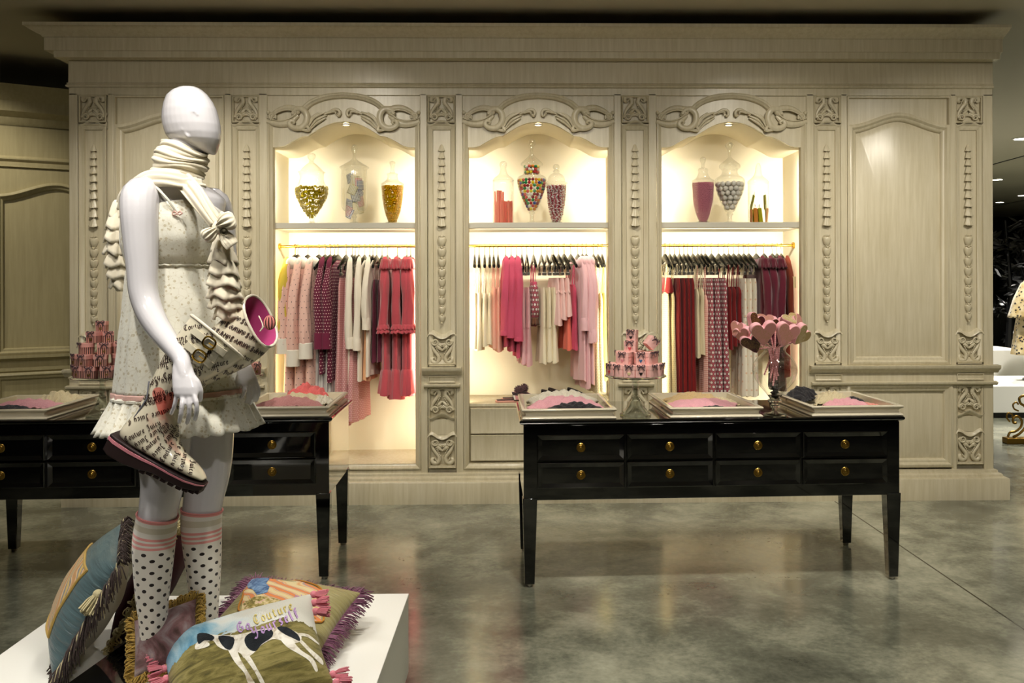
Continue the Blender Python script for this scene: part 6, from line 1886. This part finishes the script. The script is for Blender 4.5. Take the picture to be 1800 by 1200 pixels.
m = MB(); motif(m, f3b, [(428, 1060), (450, 1048), (476, 1050), (512, 1062), (540, 1076), (556, 1088), (500, 1078), (430, 1073)], 4); m.build('flower_motif', tapestry('floral_band', [(.35, '5f5a2f'), (.48, '9a8a4a'), (.6, 'd9c79b'), (.7, 'c9909a')], 40), t, recalc=False, angle=180)
m = MB(); pts = [f3b(x, y) for x, y in spline([(432, 1016), (470, 1012), (530, 1022), (564, 1036), (564, 1066), (564, 1094), (500, 1082), (424, 1077), (428, 1046)], 5, True)]
m.tube([p for p in pts if p], .0035, 6, loop=True); m.build('gold_border', fabric('amber_braid', 'b57a28'), t)
GLM = {'a': (.55, [[(.05,.85),(.25,1),(.45,.85),(.45,.1),(.58,0)], [(.45,.55),(.15,.5),(0,.25),(.2,0),(.45,.2)]]), 'n': (.62, [[(0,1),(0,0)], [(0,.8),(.25,1),(.5,.85),(.5,.1),(.62,0)]]), 'd': (.55, [[(.45,.1),(.25,0),(0,.2),(0,.75),(.25,.9),(.45,.8)], [(-.02,1.6),(.45,1.0),(.45,0)]])}
GL.update(GLM)
m = MB(); lettering(m, f3b, 'and', (517, 1052), -14, 5.5); m.build('stitched_lettering', fabric('lilac_thread', 'b08fc0'), t, smooth=False, recalc=False, solid=.0006)
fringe(t, S, fabric('mauve_fringe', '84566e', bump=.5), 700, .052, M, 7, r=.0018)
# 4 small mustard-fringed landscape cushion against the leg
t, S, M = cushion('small cushion with dusky landscape tapestry and mustard fringe, propped against the near leg', at(292, 1120, -3.77), (-.25, .62, .62), (-.20, -.62, .74), .092, .086, .045, tapestry('dusky_tapestry', [(.3, '4a3733'), (.45, '7a5a5a'), (.58, '8d7f80'), (.72, 'c4a98a')], 11, 1.5), LINEN)
fringe(t, S, fabric('mustard_fringe', 'a4853a', bump=.5), 560, .026, M, 9, loops=True, r=.0019)
# 5 needlepoint hound cushion in front
c5 = Vector((-.772, -3.81, .448)); su, sv, h5 = .215, .160, .095
SKYG = NT('needlepoint_ground'); vv = SKYG.coord('Object'); sp = SKYG.n('SeparateXYZ'); SKYG.set(sp.inputs[0], vv)
nz = SKYG.noise(vv, 9, 4, .6, .8); nz2 = SKYG.noise(SKYG.coord('Object', (6, 26, 6)), 1.6, 4, .6, 1.0)
gy = SKYG.math('ADD', SKYG.math('MULTIPLY', sp.outputs[1], 3.2), SKYG.math('ADD', .5, SKYG.math('MULTIPLY', SKYG.math('SUBTRACT', nz, .5), .35)))
ground = SKYG.ramp(nz2, [(.3, '3f3d22'), (.45, '6e6537'), (.6, '8d8350'), (.75, '5b5530')])
sky = SKYG.ramp(SKYG.math('ADD', SKYG.math('MULTIPLY', sp.outputs[0], 1.8), nz), [(.1, '3f7fa0'), (.3, '8fb4c4'), (.5, 'c9cfcb'), (.7, 'cfcdc2')])
SKYG.p(color=SKYG.mix(SKYG.math('GREATER_THAN', gy, .60), ground, sky), rough=.9, sheen=.1, spec=.15); SKYG.bump(SKYG.noise(vv, 420, 2), .5, .003)
t, S, M = cushion('needlepoint cushion with a spotted hound and lettering, rose tassels on its ends', c5, (-.36, .75, .52), (.06, -.58, .80), su, sv, h5, SKYG.m, fabric('olive_back', '5a5434'))
fa = on_cushion(S, M, su, sv, h5, .0010); fb = on_cushion(S, M, su, sv, h5, .0018); fc_ = on_cushion(S, M, su, sv, h5, .0026)
def z4(L):
    P = [(360+x/4.737, 980+y/4.737) for x, y in L]
    return spline(P, 3, True) if len(P) > 2 else P
m = MB()
for poly in (z4([(-20, 690), (20, 640), (110, 645), (240, 645), (350, 625), (440, 600), (560, 585), (650, 575), (740, 610), (800, 650), (790, 700), (700, 720), (640, 690), (560, 680), (470, 730), (400, 800), (330, 835), (300, 800), (240, 770), (180, 770), (110, 740), (70, 690), (20, 700)]),
             z4([(190, 750), (260, 760), (300, 850), (390, 1000), (415, 1045), (360, 1045), (330, 960), (250, 870)]), z4([(310, 800), (370, 815), (440, 930), (500, 1045), (465, 1045), (410, 940)]),
             z4([(620, 660), (720, 690), (800, 770), (900, 840), (940, 930), (920, 945), (870, 860), (780, 800), (680, 740)]), z4([(750, 660), (810, 690), (880, 760), (970, 840), (985, 890), (960, 880), (880, 800)]),
             z4([(-80, 760), (-60, 700), (20, 700), (40, 730), (-20, 755)]), z4([(770, 630), (860, 640), (950, 715), (950, 727), (850, 660), (770, 650)])):
    motif(m, fa, poly, 5)
m.build('hound_motif', tapestry('hound_white', [(.3, 'a99a80'), (.45, 'd9d3c4'), (.6, 'e6e2d6')], 20), t, recalc=False, angle=180, label='white hound with black patches')
HB = tapestry('hound_black', [(.3, '14161a'), (.6, '23282c')], 20)
for poly in (z4([(115, 655), (240, 665), (238, 735), (205, 770), (150, 735)]), z4([(330, 690), (360, 640), (440, 612), (555, 605), (560, 660), (475, 720), (420, 778), (360, 755)]), z4([(600, 582), (680, 580), (770, 640), (790, 695), (720, 665), (650, 630)]), z4([(-60, 640), (10, 630), (80, 660), (60, 690), (0, 690), (-50, 720)])):
    m = MB(); motif(m, fb, poly, 4); m.build('hound_patch', HB, t, recalc=False, angle=180)
LIL = fabric('lilac_thread', 'b08fc0'); GTH = fabric('pale_gold_thread', 'cdbb6a')
m = MB(); lettering(m, fc_, 'Go', z4([(282, 628)])[0], 16, 11, nib=.24, gap=.45); lettering(m, fc_, 'Yourself', z4([(412, 665)])[0], 24, 11, nib=.26, gap=.52)
m.build('stitched_lettering', LIL, t, smooth=False, recalc=False, solid=.0008, label='lilac lettering reading Go and Yourself')
m = MB(); lettering(m, fc_, 'Couture', z4([(422, 560)])[0], 22, 10, nib=.19, gap=.5); m.build('stitched_lettering', GTH, t, smooth=False, recalc=False, solid=.0008, label='pale gold lettering reading Couture')
for k in range(8): tassel(t, S(-1, .75-1.5*k/7)+Vector((-.006, 0, 0)), Vector((-1, -.35+.1*(k % 3), .25)), ROSE_T, 1.25, k)
for k, bb in enumerate((.97, .78, .58, -.80, -.97)): tassel(t, S(1, bb)+Vector((.006, 0, 0)), Vector((1, -.5+.15*(k % 2), .1)), ROSE_T, 1.25, k+20)
# ------------------------------------------------------------------ the shop beyond the right end of the panelling
def gp(px, py, z=0): return atz(px, py, z)
p = gp(1746, 735); 
t = thing('display_plinth', 'long low white plinth on a black toe kick beyond the panelling', 'plinth', (0, 0, 0))
x0, x1, y0 = p.x-.9, p.x+2.2, p.y
MB().box(x0, x1, y0, y0+1.15, .06, .35).build('plinth_top', WHITE, t, bevel=.003)
MB().box(x0+.03, x1-.03, y0+.03, y0+1.12, 0, .06).build('toe_kick', DARKW, t)
q = at(1782, 640, y0+1.75)
t = thing('display_plinth', 'taller white plinth standing behind the long low one', 'plinth', (0, 0, 0))
MB().box(q.x-1.1, q.x, y0+1.4, y0+2.2, .04, .64).build('plinth_top', WHITE, t, bevel=.003)
MB().box(q.x-1.07, q.x-.03, y0+1.43, y0+2.17, 0, .04).build('toe_kick', DARKW, t)
# spotted coat on a dress form standing on the low plinth
LEO = NT('spotted_fur'); v = LEO.coord('Object')
vo = LEO.n('TexVoronoi', {'Scale': 26}); LEO.set(vo.inputs['Vector'], v); n2 = LEO.noise(v, 9, 3)
spt = LEO.math('LESS_THAN', vo.outputs[0], .33)
LEO.p(color=LEO.mix(spt, LEO.ramp(n2, [(.35, 'b89d62'), (.6, 'd9c9a0')]), lin('2a1f16')), rough=.9, sheen=.4); LEO.bump(LEO.noise(v, 240, 2), .5, .006)
cx = at(1822, 600, y0+.6).x; cy = y0+.6
t = thing('spotted_coat', 'spotted fur capelet and skirt worn by a dress form at the right edge', 'coat', (cx, cy, .35))
def cone(tab, k, amp, seed):
    m = MB(); secs = []
    for j in range(15):
        u = j/14; a = interp([(q[0], q[1]) for q in tab], u); z = interp([(q[0], q[2]) for q in tab], u)
        secs.append([(a*math.cos(th)*(1+amp*u*math.sin(k*th+seed)), a*.8*math.sin(th)*(1+amp*u*math.sin(k*th+seed)), z) for th in [2*PI*i/72 for i in range(72)]])
    return m.loft(secs, cap=False)
cone([(0, .09, 1.18), (.15, .17, 1.12), (.5, .25, .95), (1, .31, .73)], 8, .05, 1).build('capelet', LEO.m, t, solid=.01)
cone([(0, .15, .90), (.3, .22, .70), (1, .27, .30)], 9, .05, 2).build('skirt', LEO.m, t, solid=.008)
cone([(0, .08, 1.17), (.5, .11, 1.19), (1, .14, 1.13)], 10, .04, 3).build('collar', LEO.m, t, solid=.015)
m = MB(); m.tube([(0, 0, 0), (0, 0, 1.1)], .018, 12); m.tube([(0, 0, 0), (0, 0, .02)], .15, 24); m.build('form_stand', BLACK, t)
# gilt scrolled foot of a stand
q = gp(1766, 779)
t = thing('gilt_stand', 'ornate gilt scrollwork stand foot at the right edge of the floor', 'stand', (q.x, q.y, 0))
GILT = mat('aged_gilt', '8a6a2c', .38, metal=.9)
MB().box(0, .62, -.05, .05, 0, .055).build('base_bar', GILT, t, bevel=.006)
for sx in (0, 1):
    m = MB()
    def g2(L): return [((.31+(x-.31)*(1-2*sx)), 0, z) for x, z in L]
    m.tube(g2(spline([(.03, .06), (.05, .10), (.10, .11), (.15, .15), (.16, .21), (.12, .25), (.08, .23), (.085, .19), (.11, .19)], 5)), .011, 8)
    m.tube(g2(spline([(.08, .06), (.14, .09), (.20, .16), (.22, .26), (.19, .34), (.15, .37), (.14, .42), (.19, .44), (.22, .40), (.20, .37)], 5)), .012, 8)
    m.tube(g2(spline([(.20, .06), (.24, .12), (.22, .19), (.26, .26), (.28, .34), (.25, .42), (.28, .50), (.31, .56)], 5)), .010, 8)
    m.tube(g2(spline([(.05, .20), (.02, .24), (.03, .28), (.07, .27), (.07, .24)], 5)), .008, 8)
    m.tube(g2(spline([(.13, .30), (.09, .32), (.08, .36), (.11, .38), (.13, .36)], 5)), .008, 8)
    m.build('scrollwork', GILT, t)
MB().tube([(.31, 0, .05), (.31, 0, .58)], .013, 10).build('upright', GILT, t)
# black feathered tree far behind
rnd = random.Random(11)
FEATH = mat('black_feather', '0b0b0d', .35)
for k, (px, yy, hh, lb) in enumerate(((1772, 9.5, 2.55, 'tall black feathered display tree with spread plumes beyond the panelling'), (1800, 11.5, 2.3, 'black feathered display tree farther back behind the first one'))):
    b = at(px, 600, yy)
    t = thing('feather_tree', lb, 'display tree', (b.x, yy, 0), 0, 'black feather trees')
    m = MB(); m.tube([(0, 0, 0), (.05, 0, hh*.5), (-.03, .03, hh)], [.07, .05, .025], 8)
    ends = []
    for i in range(16):
        a = rnd.uniform(0, 6.28); z = rnd.uniform(.5, hh*.95); L = rnd.uniform(.3, .75)
        e = Vector((L*math.cos(a), L*math.sin(a), z+rnd.uniform(.0, .35))); ends.append((Vector((0, 0, z)), e)); m.tube([(0, 0, z), (e*.5+Vector((0, 0, z*.5+.05))), e], [.02, .014, .006], 6)
    m.build('trunk', FEATH, t)
    m = MB()
    for s, e in ends:
        for i in range(26):
            c = lerp(s, e, rnd.uniform(.3, 1.08)); d = Vector((rnd.gauss(0, 1), rnd.gauss(0, 1), rnd.gauss(.2, .8))).normalized(); w = d.orthogonal().normalized()*.035; L = rnd.uniform(.14, .3)
            m.add([c, c+d*L*.5+w, c+d*L, c+d*L*.5-w], [(0, 1, 2, 3)])
    o = m.build('plumage', FEATH, t, recalc=False); o['kind'] = 'stuff'
# dark back counter with glinting jars
b = at(1775, 560, 14.0)
t = thing('back_counter', 'dark display counter far behind the feathered trees', 'counter', (b.x, 14.0, 0))
MB().box(-1.6, 2.5, 0, .6, 0, .95).build('body', DARKW, t); MB().box(-1.65, 2.55, -.03, .63, .95, 1.0).build('top', mat('dark_steel_top', '5a5850', .2, metal=.7), t)
# ceiling downlights and joint lines
LENS = mat('downlight_lens', 'fff6e4', .4, emit=lin('fff3dc'), es=30.0)
for i, (px, py) in enumerate(((1795, 243), (1753, 315), (1797, 343), (1757, 355))):
    q = atz(px, py, 3.318)
    t = thing('ceiling_downlight', 'round recessed ceiling downlight, %s beyond the panelling' % ('nearest and highest of those', 'second nearest, low beside the panel edge,', 'third, small near the frame edge', 'smallest and farthest')[i], 'downlight', (q.x, q.y, 3.32), 0, 'ceiling downlights')
    MB().lathe([(.11, 0), (.11, -.012), (.085, -.014), (.085, -.004)], 24).build('trim_ring', WHITE, t)
    MB().lathe([(.0005, -.0055), (.084, -.0055)], 24).build('lens', LENS, t)
for i, (a, b) in enumerate((((1749, 288), (1800, 274)), ((1749, 362), (1800, 352)))):
    A = atz(*a, 3.318); B = atz(*b, 3.318); d = (B-A).normalized(); A = A-d*1.5; B = B+d*3; n = Vector((-d.y, d.x, 0))*.02
    m = MB(); m.add([tuple(A-n), tuple(B-n), tuple(B+n), tuple(A+n)], [(0, 1, 2, 3)]); struct(m.build('trim_%d' % (i+1), DARKW, solid=.004))
